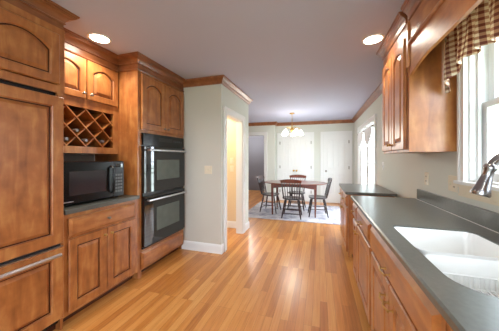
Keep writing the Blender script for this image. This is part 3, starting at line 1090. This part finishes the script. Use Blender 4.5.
# countertop with the sink cut-out (rounded corners)
CX0, CX1, CY0, CY1, CR = 0.410, 0.800, 0.825, 1.555, 0.13
def rrect(x0, x1, y0, y1, rs, n=8):
    """rs = radius at (x1,y1), (x0,y1), (x0,y0), (x1,y0)"""
    pts = []
    cs = [(x1 - rs[0], y1 - rs[0], 0, rs[0]), (x0 + rs[1], y1 - rs[1], 90, rs[1]), (x0 + rs[2], y0 + rs[2], 180, rs[2]), (x1 - rs[3], y0 + rs[3], 270, rs[3])]
    for cx, cy, a0, r in cs:
        for i in range(n + 1):
            a = math.radians(a0 + 90 * i / n)
            pts.append((cx + r * math.cos(a), cy + r * math.sin(a)))
    return pts


n_ = 8
hole = rrect(CX0, CX1, CY0, CY1, (0.05, 0.03, CR, CR), n_)
NY0, NY1 = -0.62, 2.675
ctx0, ctx1 = 0.325, 0.913
outer = []
crn = [(ctx1, NY1), (ctx0, NY1), (ctx0, NY0), (ctx1, NY0)]
# outer loop points matched to the hole's corner groups
for q in range(4):
    for i in range(n_ + 1):
        outer.append(crn[q])
mb = MB()
zt, zb = 0.914, 0.878
hs = [mb.bm.verts.new((x, y, zt)) for x, y in hole]
hb_ = [mb.bm.verts.new((x, y, zb)) for x, y in hole]
ot = [mb.bm.verts.new((x, y, zt)) for x, y in crn]
e = 0.007
otb = [mb.bm.verts.new((x - e if x < 0.5 else x, y, zt - e)) for x, y in crn]
obb = [mb.bm.verts.new((x - e if x < 0.5 else x, y, zb + e)) for x, y in crn]
ob = [mb.bm.verts.new((x, y, zb)) for x, y in crn]
N_ = len(hole)
for q in range(4):
    for i in range(n_):
        j = q * (n_ + 1) + i
        mb.face([hs[j], hs[j + 1], ot[q]])
        mb.face([hb_[j + 1], hb_[j], ob[q]])
    j = q * (n_ + 1) + n_
    k = (j + 1) % N_
    mb.face([hs[j], hs[k], ot[(q + 1) % 4], ot[q]])
    mb.face([hb_[k], hb_[j], ob[q], ob[(q + 1) % 4]])
    for a, b in ((ot, otb), (otb, obb), (obb, ob)):
        mb.face([a[q], a[(q + 1) % 4], b[(q + 1) % 4], b[q]])
for j in range(N_):
    mb.face([hs[j], hs[(j + 1) % N_], hb_[(j + 1) % N_], hb_[j]])
ct = mb.build('countertop', M['counter'])
tag(ct, 'long grey stone countertop holding the white sink', 'countertop')
bs = tag(MB().box((0.914, NY0, 0.9145), (XW - 0.001, 2.63, 1.016), 0.003).build('backsplash', M['counter']),
    'low dark grey stone backsplash strip below the window', 'backsplash')

ck = MB().box((0.9105, NY0, 0.9142), (0.9142, 2.628, 0.918)).build('caulk_line', M['white'], bs)
ck['label'] = 'thin white caulk line along the foot of the backsplash'

# double-bowl sink
sk = thing('sink', 'white enamel double-bowl sink set into the grey counter', 'sink', (0.62, 1.17, 0.64))
mb = MB()
YD = 1.165
rim = rrect(CX0 - 0.012, CX1 + 0.012, CY0 - 0.012, CY1 + 0.012, (0.05, 0.04, CR, CR), n_)


def bowl(y0, y1, ztop, rr):
    loops = []
    for ins, z in ((0.0, ztop), (0.006, ztop - 0.03), (0.012, ztop - 0.16), (0.035, ztop - 0.19), (0.09, ztop - 0.195)):
        r2 = [max(0.02, r - ins * 0.6) for r in rr]
        loops.append([mb.bm.verts.new((x, y, z)) for x, y in rrect(CX0 + 0.002 + ins, CX1 - 0.002 - ins, y0 + ins, y1 - ins, r2, n_)])
    for a, b in zip(loops, loops[1:]):
        for j in range(len(a)):
            mb.face([a[j], a[(j + 1) % len(a)], b[(j + 1) % len(a)], b[j]])
    mb.face(loops[-1])
    return loops[0]


zs = 0.908
ra_ = bowl(YD + 0.018, CY1 - 0.002, zs, (0.05, 0.04, 0.05, 0.05))
rb_ = bowl(CY0 + 0.002, YD - 0.018, zs, (0.05, 0.05, CR, CR))
# saddle between the bowls, a little lower than the counter
mb.box((CX0 + 0.004, YD - 0.018, zs - 0.19), (CX1 - 0.004, YD + 0.018, zs - 0.030), 0.008)
mb.build('basin', M['sink'], sk, smooth=True)
for y in (1.36, 0.99):
    MB().lathe([(0.04, 0), (0.04, 0.003), (0.03, 0.004), (0.001, 0.002)], (0.615, y, zs - 0.195), (0, 0, 1), 18).build('drain', M['steel'], sk, smooth=True)
# wire rack standing in the nearer bowl
rk = thing('sink_rack', 'white coated wire rack lying in the nearer sink bowl', 'sink rack', (0.615, 0.98, zs - 0.195))
rz = zs - 0.085
x0, x1, y0, y1 = CX0 + 0.035, CX1 - 0.035, CY0 + 0.04, YD - 0.036
loop_ = rrect(x0, x1, y0, y1, (0.04, 0.04, 0.07, 0.05), 6)
rt = zs - 0.066
for z, nm in ((rt, 'rim_wire'), (rz - 0.03, 'base_wire')):
    MB().tube([(x, y, z) for x, y in loop_] + [(loop_[0][0], loop_[0][1], z)], 0.004, 8).build(nm, M['sink'], rk, smooth=True)
acc = 0.0
for (xa, ya_), (xb, yb_) in zip(loop_, loop_[1:] + loop_[:1]):
    d_ = math.hypot(xb - xa, yb_ - ya_)
    while acc < d_:
        q = acc / max(d_, 1e-6)
        x, y = xa + (xb - xa) * q, ya_ + (yb_ - ya_) * q
        MB().tube([(x, y, rz - 0.03), (x, y, rt)], 0.0026, 6).build('upright_wire', M['sink'], rk)
        acc += 0.0165
    acc -= d_
for k in range(13):
    x = x0 + 0.025 + (x1 - x0 - 0.05) * k / 12
    MB().tube([(x, y0 + 0.015, rz - 0.03), (x, y1, rz - 0.03)], 0.003, 6).build('floor_wire', M['sink'], rk)
for x in (x0 + 0.03, x1 - 0.03):
    for y in (y0 + 0.07, y1 - 0.03):
        MB().tube([(x, y, rz - 0.03), (x, y, zs - 0.193)], 0.004, 6).build('foot', M['sink'], rk)

# pull-down tap
ft = thing('kitchen_faucet', 'brushed steel arched kitchen tap with flared spray head over the sink', 'faucet', (0.862, 1.07, 0.9145))
bx, by = 0.862, 1.07
MB().lathe([(0.030, 0), (0.030, 0.008), (0.024, 0.014), (0.022, 0.09), (0.018, 0.11)], (bx, by, 0.9145), (0, 0, 1), 18).build('base', M['nickelt'], ft, smooth=True)
pts = [(bx, by, 1.01), (bx, by, 1.10)]
hx, hz_ = 0.640, 1.205
for i in range(0, 15):
    a = math.radians(i * 155 / 14)
    r_ = 0.135
    pts.append((bx - r_ + r_ * math.cos(a), by, 1.222 + r_ * math.sin(a)))
MB().tube(pts, 0.0155, 14).build('spout', M['nickelt'], ft, smooth=True)
ex, ez = pts[-1][0], pts[-1][2]
dn = Vector((-0.30, 0, -1)).normalized()
MB().lathe([(0.0155, -0.014), (0.020, -0.008), (0.020, 0.004), (0.016, 0.012), (0.017, 0.035), (0.024, 0.080), (0.030, 0.100), (0.028, 0.107), (0.001, 0.107)], (ex, by, ez), dn, 18).build('spray_head', M['nickelt'], ft, smooth=True)
MB().tube([(bx, by, 0.985), (bx + 0.005, by - 0.05, 1.0), (bx + 0.005, by - 0.11, 1.03)], [0.012, 0.009, 0.007], 10).build('lever', M['nickelt'], ft, smooth=True)

# separate cabinet beyond the gap
FA, FB = 3.12, 4.06
fc = thing('buffet_cabinet', 'separate wooden base cabinet beyond the sink run near the dining room', 'cabinet', (0.6, 3.6, 0))
mb = MB()
fx, fx1, ft_ = 0.345, 0.86, 0.860
MB().box((fx + 0.07, FA + 0.02, 0), (fx1 - 0.01, FB - 0.01, 0.099)).build('toe_kick', M['umber'], fc)  # shade under the buffet put into the toe kick colour
mb.box((fx + 0.02, FA, 0.10), (fx1, FB, ft_))
mb.build('body', M['wood'], fc)
mb = MB()
mb.box((fx, FA, 0.06), (fx + 0.02, FA + 0.035, ft_)).box((fx, FB - 0.035, 0.10), (fx + 0.02, FB, ft_)).box((fx, FA, 0.10), (fx + 0.02, FB, 0.13)).box((fx, FA, ft_ - 0.025), (fx + 0.02, FB, ft_)).box((fx, FA, 0.65), (fx + 0.02, FB, 0.69))
mb.box((fx, FA + 0.44, 0.1), (fx + 0.02, FA + 0.50, ft_))
mb.build('face_frame', M['wood'], fc)
for y in (FA + 0.03, FA + 0.475):
    drawer_front(fc, (fx, y, 0.70), UY, NX, 0.435, 0.135, [(0.217, 0.067)], 'pull')
cab_door(fc, (fx, FA + 0.03, 0.115), UY, NX, 0.435, 0.56, 0, 0.06, knob=(0.40, 0.49), knob_style='brass')
cab_door(fc, (fx, FA + 0.475, 0.115), UY, NX, 0.435, 0.56, 0, 0.06, knob=(0.035, 0.49), knob_style='brass')
mb = MB()
rr = rrect(0.305, 0.885, FA - 0.05, FB + 0.04, (0.03, 0.03, 0.03, 0.05), 5)
mb.prism([(x, y, 0.862) for x, y in rr], (0, 0, 0.034))
bo = mb.build('countertop', M['counter'])
bv = bo.modifiers.new('bevel', 'BEVEL')
bv.width = 0.006
bv.segments = 2
bv.limit_method = 'ANGLE'
tag(bo, 'grey stone top of the separate cabinet nearer the dining room', 'countertop')

# upper cabinet right of the doors
UX, UY0, UY1 = 0.635, 1.965, 2.665
uc = thing('upper_cabinet', 'tall wooden upper cabinet with two narrow arched doors beside the window', 'cabinet', (0.78, 2.28, 1.36))
mb = MB()
mb.box((UX + 0.02, UY0, 1.365), (XW - 0.001, UY1, 2.44))
mb.build('body', M['wood'], uc)
mb = MB()
mb.box((UX, UY0 - 0.001, 1.365), (UX + 0.02, UY0 + 0.05, 2.44)).box((UX, UY1 - 0.03, 1.365), (UX + 0.02, UY1, 2.44)).box((UX, UY0, 1.365), (UX + 0.02, UY1, 1.39)).box((UX, UY0, 2.20), (UX + 0.02, UY1, 2.44))
mb.build('face_frame', M['wood'], uc)
cab_door(uc, (UX, 2.010, 1.385), UY, NX, 0.308, 0.85, 0.04, 0.056, knob=(0.280, 0.05), knob_style='brass')
cab_door(uc, (UX, 2.324, 1.385), UY, NX, 0.308, 0.85, 0.04, 0.056, knob=(0.027, 0.05), knob_style='brass')
CROWN2 = [(0, -0.20), (0.006, -0.20), (0.012, -0.19), (0.003, -0.18), (0.003, -0.100), (0.012, -0.098), (0.015, -0.088), (0.010, -0.083), (0.016, -0.062), (0.028, -0.044), (0.042, -0.034), (0.042, -0.028), (0.050, -0.025), (0.050, -0.014), (0.058, -0.012), (0.060, 0.0), (0, 0)]
MB().sweep([(XW, UY1), (UX, UY1), (UX, UY0 + 0.03)], crown(CROWN2), 1).build('crown_moulding', M['crown'], uc)
# corner post where crown and valance board meet
MB().box((UX - 0.012, UY0 - 0.012, 2.0), (UX + 0.03, UY0 + 0.032, 2.33), 0.004).build('corner_block', M['wood'], uc)

# arched board bridging over the window
vb = thing('window_valance_board', 'wooden arched valance board with crown moulding bridging over the sink window', 'valance board', (UX, 1.2, 1.95))
mb = MB()
ya, yb = 0.25, UY0 - 0.013
zz = 2.439
pts = [(UX, yb, zz), (UX, yb, 1.935)]
for i in range(0, 9):
    a = i / 8
    y = yb - 0.02 - 0.30 * a
    pts.append((UX, y, 1.94 + 0.04 * math.sin(a * PI / 2)))
for i in range(0, 9):
    a = i / 8
    y = ya + 0.32 - 0.30 * a
    pts.append((UX, y, 1.94 + 0.04 * math.cos(a * PI / 2)))
pts += [(UX, ya, 1.925), (UX, ya, zz)]
mb.prism(pts, (0.02, 0, 0))
mb.build('board', M['woody'], vb)
MB().sweep([(UX, UY0 - 0.012), (UX, ya)], crown([(0, -0.102)] + CROWN2[5:]), 1).build('crown_moulding', M['crown'], vb)
MB().sweep([(UX, UY0 - 0.012), (UX, ya)], [(0, 2.155), (0.012, 2.158), (0.016, 2.168), (0.010, 2.180), (0.006, 2.19), (0, 2.19)], 1).build('bead_moulding', M['woody'], vb)
# matching cabinet on the near side of the window (outside the frame, carries the board)
uc2 = thing('upper_cabinet', 'wooden upper cabinet on the near side of the sink window', 'cabinet', (0.78, 0.05, 1.36))
MB().box((UX + 0.02, -0.55, 1.365), (XW - 0.001, 0.248, 2.44)).build('body', M['wood'], uc2)
cab_door(uc2, (UX + 0.02, -0.53, 1.385), UY, NX, 0.375, 0.85, 0.05, 0.052, knob=(0.35, 0.05), knob_style='brass')
cab_door(uc2, (UX + 0.02, -0.145, 1.385), UY, NX, 0.375, 0.85, 0.05, 0.052, knob=(0.027, 0.05), knob_style='brass')

# checked fabric valance
fv = thing('fabric_valance', 'brown and cream checked gathered fabric valance over the sink window', 'curtain', (0.85, 1.3, 1.9))
mb = MB()
uvl = mb.bm.loops.layers.uv.new('UVMap')
nI, nJ = 260, 26
ys, ye = 1.935, 0.45
g = []
for i in range(nI + 1):
    s_ = i / nI
    y = ys + (ye - ys) * s_
    L = (ys - y)
    # tail at the left end, then a nearly level hem with soft scallops
    zb_ = 1.905 - 0.012 * math.cos(L * 9) 
    if L < 0.16:
        zb_ = 1.775 + (zb_ - 1.775) * (max(0, (L - 0.03)) / 0.13) ** 0.8
    row = []
    for j in range(nJ + 1):
        q = j / nJ
        z = 2.235 + (zb_ - 2.235) * q
        amp = 0.010 + 0.020 * q
        x = 0.838 + amp * math.sin(L * 46 + 1.2 * math.sin(L * 13)) + 0.012 * math.sin(L * 101 + q * 2) * (1 - q * .5)
        # drawn up like a swag: folds lean across
        yy = y + 0.02 * math.sin(q * PI) * math.sin(L * 17)
        row.append((mb.bm.verts.new((x, yy, z)), (L * 1.5 / 0.040, (2.235 - z) / 0.034 + 0.6 * math.sin(L * 7) + L * 1.5)))
    g.append(row)
for i in range(nI):
    for j in range(nJ):
        q = [g[i][j], g[i + 1][j], g[i + 1][j + 1], g[i][j + 1]]
        f = mb.face([a[0] for a in q])
        for lp, a in zip(f.loops, q):
            lp[uvl].uv = a[1]
fb = mb.build('fabric', M['plaid'], fv, smooth=True)
md = fb.modifiers.new('thick', 'SOLIDIFY')
md.thickness = 0.0025
MB().tube([(0.838, 1.962, 2.205), (0.838, 0.25, 2.205)], 0.008, 10).build('rod', M['white'], fv, smooth=True)


# ------------------------------------------------------------------ switches and outlets
def plate(name, label, cat, P, w_, h_, kind, mat):
    mb = MB()
    t = 0.007
    a = [P(-w_ / 2, -h_ / 2, 0.0005), P(w_ / 2, -h_ / 2, 0.0005), P(w_ / 2, h_ / 2, 0.0005), P(-w_ / 2, h_ / 2, 0.0005)]
    b = [P(-w_ / 2 + 0.004, -h_ / 2 + 0.004, t), P(w_ / 2 - 0.004, -h_ / 2 + 0.004, t), P(w_ / 2 - 0.004, h_ / 2 - 0.004, t), P(-w_ / 2 + 0.004, h_ / 2 - 0.004, t)]
    va = [mb.bm.verts.new(p) for p in a]
    vb_ = [mb.bm.verts.new(p) for p in b]
    for j in range(4):
        mb.face([va[j], va[(j + 1) % 4], vb_[(j + 1) % 4], vb_[j]])
    mb.face(vb_)
    mb.face(va[::-1])
    t_ = thing(name, label, cat, P(0, 0, 0))
    mb.build('cover_plate', mat, t_)
    gangs = 2 if w_ > 0.1 else 1
    for gI in range(gangs):
        u = (gI - (gangs - 1) / 2) * 0.046
        k = kind[gI % len(kind)]
        ext = P(0, 0, 0.010) - P(0, 0, 0)
        if k == 's':
            MB().prism([P(u - 0.005, -0.012, t - 0.001), P(u + 0.005, -0.012, t - 0.001), P(u + 0.005, 0.012, t - 0.001), P(u - 0.005, 0.012, t - 0.001)], ext).build('toggle', mat, t_)
        else:
            for v in (-0.021, 0.021):
                for du in (-0.007, 0.007):
                    MB().prism([P(u + du - 0.002, v - 0.006, t - 0.001), P(u + du + 0.002, v - 0.006, t - 0.001), P(u + du + 0.002, v + 0.006, t - 0.001), P(u + du - 0.002, v + 0.006, t - 0.001)], P(0, 0, 0.002) - P(0, 0, 0)).build('slot', M['slot'], t_)
    return t_


wallY = lambda y: (lambda o: panel_frame(o, (1, 0, 0), (0, -1, 0)))
plate('light_switch', 'double switch plate on the cream wall beside the oven', 'switch', panel_frame((-1.50, YB, 1.155), (1, 0, 0), (0, -1, 0)), 0.118, 0.115, 'ss', M['porcel'])
plate('light_switch', 'upper switch plate on the passage wall seen through the doorway', 'switch', panel_frame((-1.60, YP, 1.27), (1, 0, 0), (0, -1, 0)), 0.07, 0.115, 's', M['porcel'])
plate('light_switch', 'lower switch plate on the passage wall seen through the doorway', 'switch', panel_frame((-1.60, YP, 1.12), (1, 0, 0), (0, -1, 0)), 0.07, 0.115, 's', M['porcel'])
RW = lambda y, z: panel_frame((XW, y, z), UY, NX)
plate('wall_outlet', 'large almond outlet plate beside the window stool', 'outlet', RW(2.03, 1.130), 0.118, 0.118, 'os', M['porcel'])
plate('wall_outlet', 'small almond outlet plate under the upper cabinet', 'outlet', RW(2.46, 1.13), 0.072, 0.118, 'o', M['porcel'])
plate('light_switch', 'switch plate on the right wall between french doors and cabinets', 'switch', RW(3.95, 1.20), 0.072, 0.118, 's', M['white'])


# ------------------------------------------------------------------ recessed lights
def downlight(label, x, y, power):
    t = thing('recessed_light', label, 'ceiling light', (x, y, ZC), 'recessed ceiling lights')
    MB().lathe([(0.098, -0.001), (0.096, -0.006), (0.080, -0.008), (0.076, -0.003), (0.076, -0.001)], (x, y, ZC), (0, 0, 1), 28).build('trim_ring', M['white'], t, smooth=True)
    MB().lathe([(0.001, -0.0075), (0.074, -0.0065), (0.076, -0.002), (0.001, -0.002)], (x, y, ZC), (0, 0, 1), 28).build('lens', M['bulb'], t, smooth=True)
    l = bpy.data.lights.new('downlight_lamp', 'SPOT')
    l.energy = power
    l.color = (1.0, 0.91, 0.80)
    l.spot_size = math.radians(150)
    l.spot_blend = 0.8
    l.shadow_soft_size = 0.07
    o = bpy.data.objects.new('downlight_lamp', l)
    COL.objects.link(o)
    o.location = (0, 0, -0.02)
    o.parent = t
    return t


downlight('recessed ceiling light above the wine rack cabinet', -1.967, 1.60, 34)
downlight('recessed ceiling light near the right upper cabinet', 0.477, 2.38, 20)
downlight('added recessed fill light above the sink', 0.40, 0.95, 9)  # out of frame, added to light the counter end
downlight('added recessed fill light behind the camera at left', -1.6, -0.6, 22)  # unseen fixture added as fill
downlight('added recessed fill light behind the camera at right', 0.0, -0.9, 22)  # second unseen fixture added as fill

# lamp added to brighten the grey room
gl_ = thing('grey_room_fill_lamp', 'added globe fill lamp in the grey room beyond the dining room', 'ceiling light', (-2.6, 8.0, ZC))
MB().lathe([(0.07, 0), (0.07, -0.03), (0.11, -0.07), (0.12, -0.11), (0.09, -0.16), (0.001, -0.18)], (-2.6, 8.0, ZC - 0.001), (0, 0, 1), 20).build('globe', M['shade'], gl_, smooth=True)
l = bpy.data.lights.new('grey_room_fill', 'POINT')
l.energy = 36
l.color = (1.0, 0.96, 0.92)
l.shadow_soft_size = 0.12
o = bpy.data.objects.new('grey_room_fill', l)
COL.objects.link(o)
o.location = (0, 0, -0.32)
o.parent = gl_

# lamp of the passage
pl = thing('passage_ceiling_lamp', 'warm globe ceiling lamp inside the passage', 'ceiling light', (-2.1, 3.45, ZC))
MB().lathe([(0.07, 0), (0.07, -0.02), (0.05, -0.03)], (-2.1, 3.45, ZC - 0.001), (0, 0, 1), 20).build('canopy', M['brass'], pl, smooth=True)
MB().lathe([(0.05, -0.03), (0.10, -0.06), (0.12, -0.11), (0.09, -0.16), (0.001, -0.18)], (-2.1, 3.45, ZC), (0, 0, 1), 20).build('globe', M['shade'], pl, smooth=True)
l = bpy.data.lights.new('passage_lamp', 'POINT')
l.energy = 28
l.color = (1.0, 0.84, 0.62)
l.shadow_soft_size = 0.12
o = bpy.data.objects.new('passage_lamp', l)
COL.objects.link(o)
o.location = (0, 0, -0.32)
o.parent = pl

# ------------------------------------------------------------------ dining room
tag(MB().box((-1.72, 4.80, 0.001), (0.50, 6.62, 0.010), 0.003).build('area_rug', M['rug']),
    'pale grey patterned rug under the dining table', 'rug')

TX, TY = -0.58, 5.50
tb = thing('dining_table', 'oval cherry-brown dining table with square tapered legs on the pale rug', 'table', (TX, TY, 0.010))
mb = MB()
pr = [(0.985, 0), (1.0, 0.006), (1.0, 0.018), (0.985, 0.024)]
nseg = 56
rings = []
for sc_, dz in pr:
    rings.append([mb.bm.verts.new((TX + 0.74 * sc_ * math.cos(2 * PI * k / nseg), TY + 0.50 * sc_ * math.sin(2 * PI * k / nseg), 0.728 + dz)) for k in range(nseg)])
for a, b in zip(rings, rings[1:]):
    for k in range(nseg):
        mb.face([a[k], a[(k + 1) % nseg], b[(k + 1) % nseg], b[k]])
mb.face(rings[0][::-1])
mb.face(rings[-1])
mb.build('table_top', M['tablew'], tb)
mb = MB()
for y in (TY - 0.31, TY + 0.31):
    # scalloped apron
    n2 = 20
    pts = [(TX - 0.48, y - 0.01, 0.727)] + [(TX - 0.48 + 0.96 * i / n2, y - 0.01, 0.665 - 0.035 * abs(math.cos(PI * i / n2)) ** 4) for i in range(n2 + 1)] + [(TX + 0.48, y - 0.01, 0.727)]
    mb.prism(pts, (0, 0.02, 0))
for x in (TX - 0.48, TX + 0.48):
    mb.box((x - 0.01, TY - 0.31, 0.64), (x + 0.01, TY + 0.31, 0.727))
mb.build('apron', M['tablew'], tb)
for sx in (-1, 1):
    for sy in (-1, 1):
        cx, cy = TX + sx * 0.48, TY + sy * 0.31
        mb = MB()
        rg = []
        for h, z in ((0.026, 0.727), (0.026, 0.62), (0.014, 0.0105)):
            rg.append([mb.bm.verts.new((cx + a * h, cy + b * h, z)) for a, b in ((-1, -1), (1, -1), (1, 1), (-1, 1))])
        for a, b in zip(rg, rg[1:]):
            for k in range(4):
                mb.face([a[k], a[(k + 1) % 4], b[(k + 1) % 4], b[k]])
        mb.face(rg[0])
        mb.face(rg[-1][::-1])
        mb.build('leg', M['tablew'], tb)


def make_chair():
    """spindle-back chair facing +Y at the origin"""
    t = thing('dining_chair', 'chair', 'chair', (0, 0, 0), 'spindle-back chairs around the dining table')
    W = M['chairw']
    SZ = 0.43
    # saddle seat
    mb = MB()
    nn_ = 32
    prof = []
    for k in range(nn_):
        a = 2 * PI * k / nn_
        c_, s2 = math.cos(a), math.sin(a)
        x = 0.215 * math.copysign(abs(c_) ** 0.7, c_)
        y = 0.205 * math.copysign(abs(s2) ** 0.7, s2)
        x *= 1.0 + 0.10 * (y / 0.2)
        prof.append((x, y))
    loops = []
    for sc_, z in ((0.90, SZ - 0.03), (1.0, SZ - 0.012), (0.99, SZ + 0.002), (0.93, SZ + 0.004), (0.6, SZ - 0.008)):
        loops.append([mb.bm.verts.new((x * sc_, y * sc_, z)) for x, y in prof])
    for a, b in zip(loops, loops[1:]):
        for k in range(nn_):
            mb.face([a[k], a[(k + 1) % nn_], b[(k + 1) % nn_], b[k]])
    mb.face(loops[0][::-1])
    mb.face(loops[-1])
    mb.build('seat', W, t, smooth=True)
    feet = {}
    for sx in (-1, 1):
        for sy in (-1, 1):
            tp = Vector((sx * 0.135, sy * 0.13, SZ - 0.02))
            ft2 = Vector((sx * 0.205, sy * 0.205, 0.0))
            feet[(sx, sy)] = (tp, ft2)
            P2 = lambda q: tp.lerp(ft2, q)
            MB().tube([P2(0), P2(.12), P2(.3), P2(.42), P2(.5), P2(.58), P2(.75), P2(1)], [0.013, 0.015, 0.020, 0.015, 0.019, 0.015, 0.018, 0.011], 8).build('leg', W, t, smooth=True)
    at = lambda k, q: feet[k][0].lerp(feet[k][1], q)
    for sx in (-1, 1):
        a, b = at((sx, -1), .58), at((sx, 1), .58)
        MB().tube([a, (a + b) / 2, b], [0.007, 0.012, 0.007], 7).build('stretcher', W, t, smooth=True)
    for sy, q in ((-1, .5), (1, .5), (-1, .74), (1, .74)):
        a, b = at((-1, sy), q), at((1, sy), q)
        MB().tube([a, (a + b) / 2, b], [0.007, 0.011, 0.007], 7).build('stretcher', W, t, smooth=True)
    # back
    top = 0.84
    lean = -0.10
    def backpt(u, q):
        """u -1..1 across, q 0..1 up"""
        cy = -0.175 - 0.02 * (1 - u * u)
        x = u * (0.165 + 0.035 * q)
        return Vector((x, cy + lean * q, SZ + (top - SZ) * q))
    for u in (-1, 1):
        MB().tube([backpt(u, 0), backpt(u, .3), backpt(u, .6), backpt(u, 0.95)], [0.012, 0.015, 0.012, 0.010], 8).build('back_post', W, t, smooth=True)
    for i in range(1, 7):
        u = -1 + 2 * i / 7
        MB().tube([backpt(u, 0), backpt(u, .4), backpt(u, 0.9)], [0.006, 0.0085, 0.006], 7).build('spindle', W, t, smooth=True)
    mb = MB()
    m_ = 16
    R0, R1 = [], []
    rows = []
    for i in range(m_ + 1):
        u = -1.12 + 2.24 * i / m_
        base = backpt(u, 0.86)
        tp = backpt(u, 1.0)
        tp.z += 0.022 * (1 - u * u) + 0.004
        y_off = Vector((0, 0.011, 0))
        rows.append([mb.bm.verts.new(p) for p in (base - y_off, base + y_off, tp + y_off, tp - y_off)])
    for a, b in zip(rows, rows[1:]):
        for k in range(4):
            mb.face([a[k], b[k], b[(k + 1) % 4], a[(k + 1) % 4]])
    mb.face(rows[0])
    mb.face(rows[-1][::-1])
    mb.build('crest_rail', M['tablew'], t)
    return t


ch = make_chair()
for i, (x, y, rz_, lb) in enumerate([
        (-0.60, 5.12, 0.03, 'dark spindle-back chair on the near side of the table, back to the viewer'),
        (-1.17, 5.52, -PI / 2 - 0.12, 'dark spindle-back chair at the left end of the dining table'),
        (-0.05, 5.42, PI / 2 + 0.10, 'dark spindle-back chair at the right end of the dining table'),
        (-0.58, 5.98, PI - 0.02, 'dark spindle-back chair on the far side of the table, by the double door')]):
    c = ch if i == 0 else copy_tree(ch)
    c.location = (x, y, 0.0102)
    c.rotation_euler = (0, 0, rz_)
    c['label'] = lb
    if i in (1, 2):     # the two end chairs have dark crest rails
        for part in c.children:
            if part.name.startswith('crest_rail'):
                part.material_slots[0].link = 'OBJECT'
                part.material_slots[0].material = M['chairw']

# chandelier
HX, HY = -0.66, 5.65
cd = thing('chandelier', 'brass chandelier with white glass shades over the dining table', 'chandelier', (HX, HY, ZC))
MB().lathe([(0.001, 0), (0.065, -0.001), (0.06, -0.018), (0.02, -0.035), (0.008, -0.04)], (HX, HY, ZC - 0.001), (0, 0, 1), 20).build('canopy', M['brass'], cd, smooth=True)
MB().tube([(HX, HY, ZC - 0.03), (HX, HY, 2.10)], 0.007, 8).build('stem', M['brass'], cd, smooth=True)
MB().lathe([(0.008, 0.12), (0.02, 0.10), (0.012, 0.08), (0.035, 0.04), (0.045, 0.0), (0.03, -0.04), (0.012, -0.06), (0.018, -0.08), (0.001, -0.10)], (HX, HY, 2.02), (0, 0, 1), 18).build('hub', M['brass'], cd, smooth=True)
for k in range(5):
    a = 2 * PI * k / 5 + 0.3
    dx, dy = math.cos(a), math.sin(a)
    pts = [(HX + dx * r_, HY + dy * r_, z) for r_, z in ((0.02, 2.04), (0.08, 2.075), (0.14, 2.08), (0.19, 2.06), (0.215, 2.025))]
    am = MB().tube(pts, 0.006, 8).build('arm', M['brass'], cd, smooth=True)
    c_ = (HX + dx * 0.215, HY + dy * 0.215, 2.02)
    MB().lathe([(0.006, 0.012), (0.022, 0.0), (0.024, -0.02), (0.045, -0.045), (0.062, -0.075), (0.070, -0.105), (0.064, -0.125), (0.035, -0.135), (0.001, -0.137)], c_, (0, 0, 1), 18).build('shade', M['shade'], am, smooth=True)
l = bpy.data.lights.new('chandelier_lamp', 'POINT')
l.energy = 16
l.color = (1.0, 0.94, 0.84)
l.shadow_soft_size = 0.2
o = bpy.data.objects.new('chandelier_lamp', l)
COL.objects.link(o)
o.location = (0, 0, -0.72)
o.parent = cd

# hedge and trees beyond the glass (seen only in the panes and in the oven's reflections)
random.seed(3)
for lb, x, y, z, r in (('round green shrub outside the french doors, nearer the kitchen', 7.5, 4.2, 0.0, 1.1), ('round green shrub outside the french doors, farther away', 8.5, 8.5, 0.0, 1.5)):
    t = bmesh.new()
    bmesh.ops.create_icosphere(t, subdivisions=4, radius=r)
    for v in t.verts:
        k = 1 + 0.12 * math.sin(v.co.x * 9 / r) * math.sin(v.co.y * 8 / r + 1) + random.uniform(-.04, .04)
        v.co *= k
        v.co.z *= 0.85
        v.co += Vector((x, y, -0.12 + r * 0.8))
    m = MB()
    m.merge(t)
    tag(m.build('shrub', M['leaf']), lb, 'shrub')
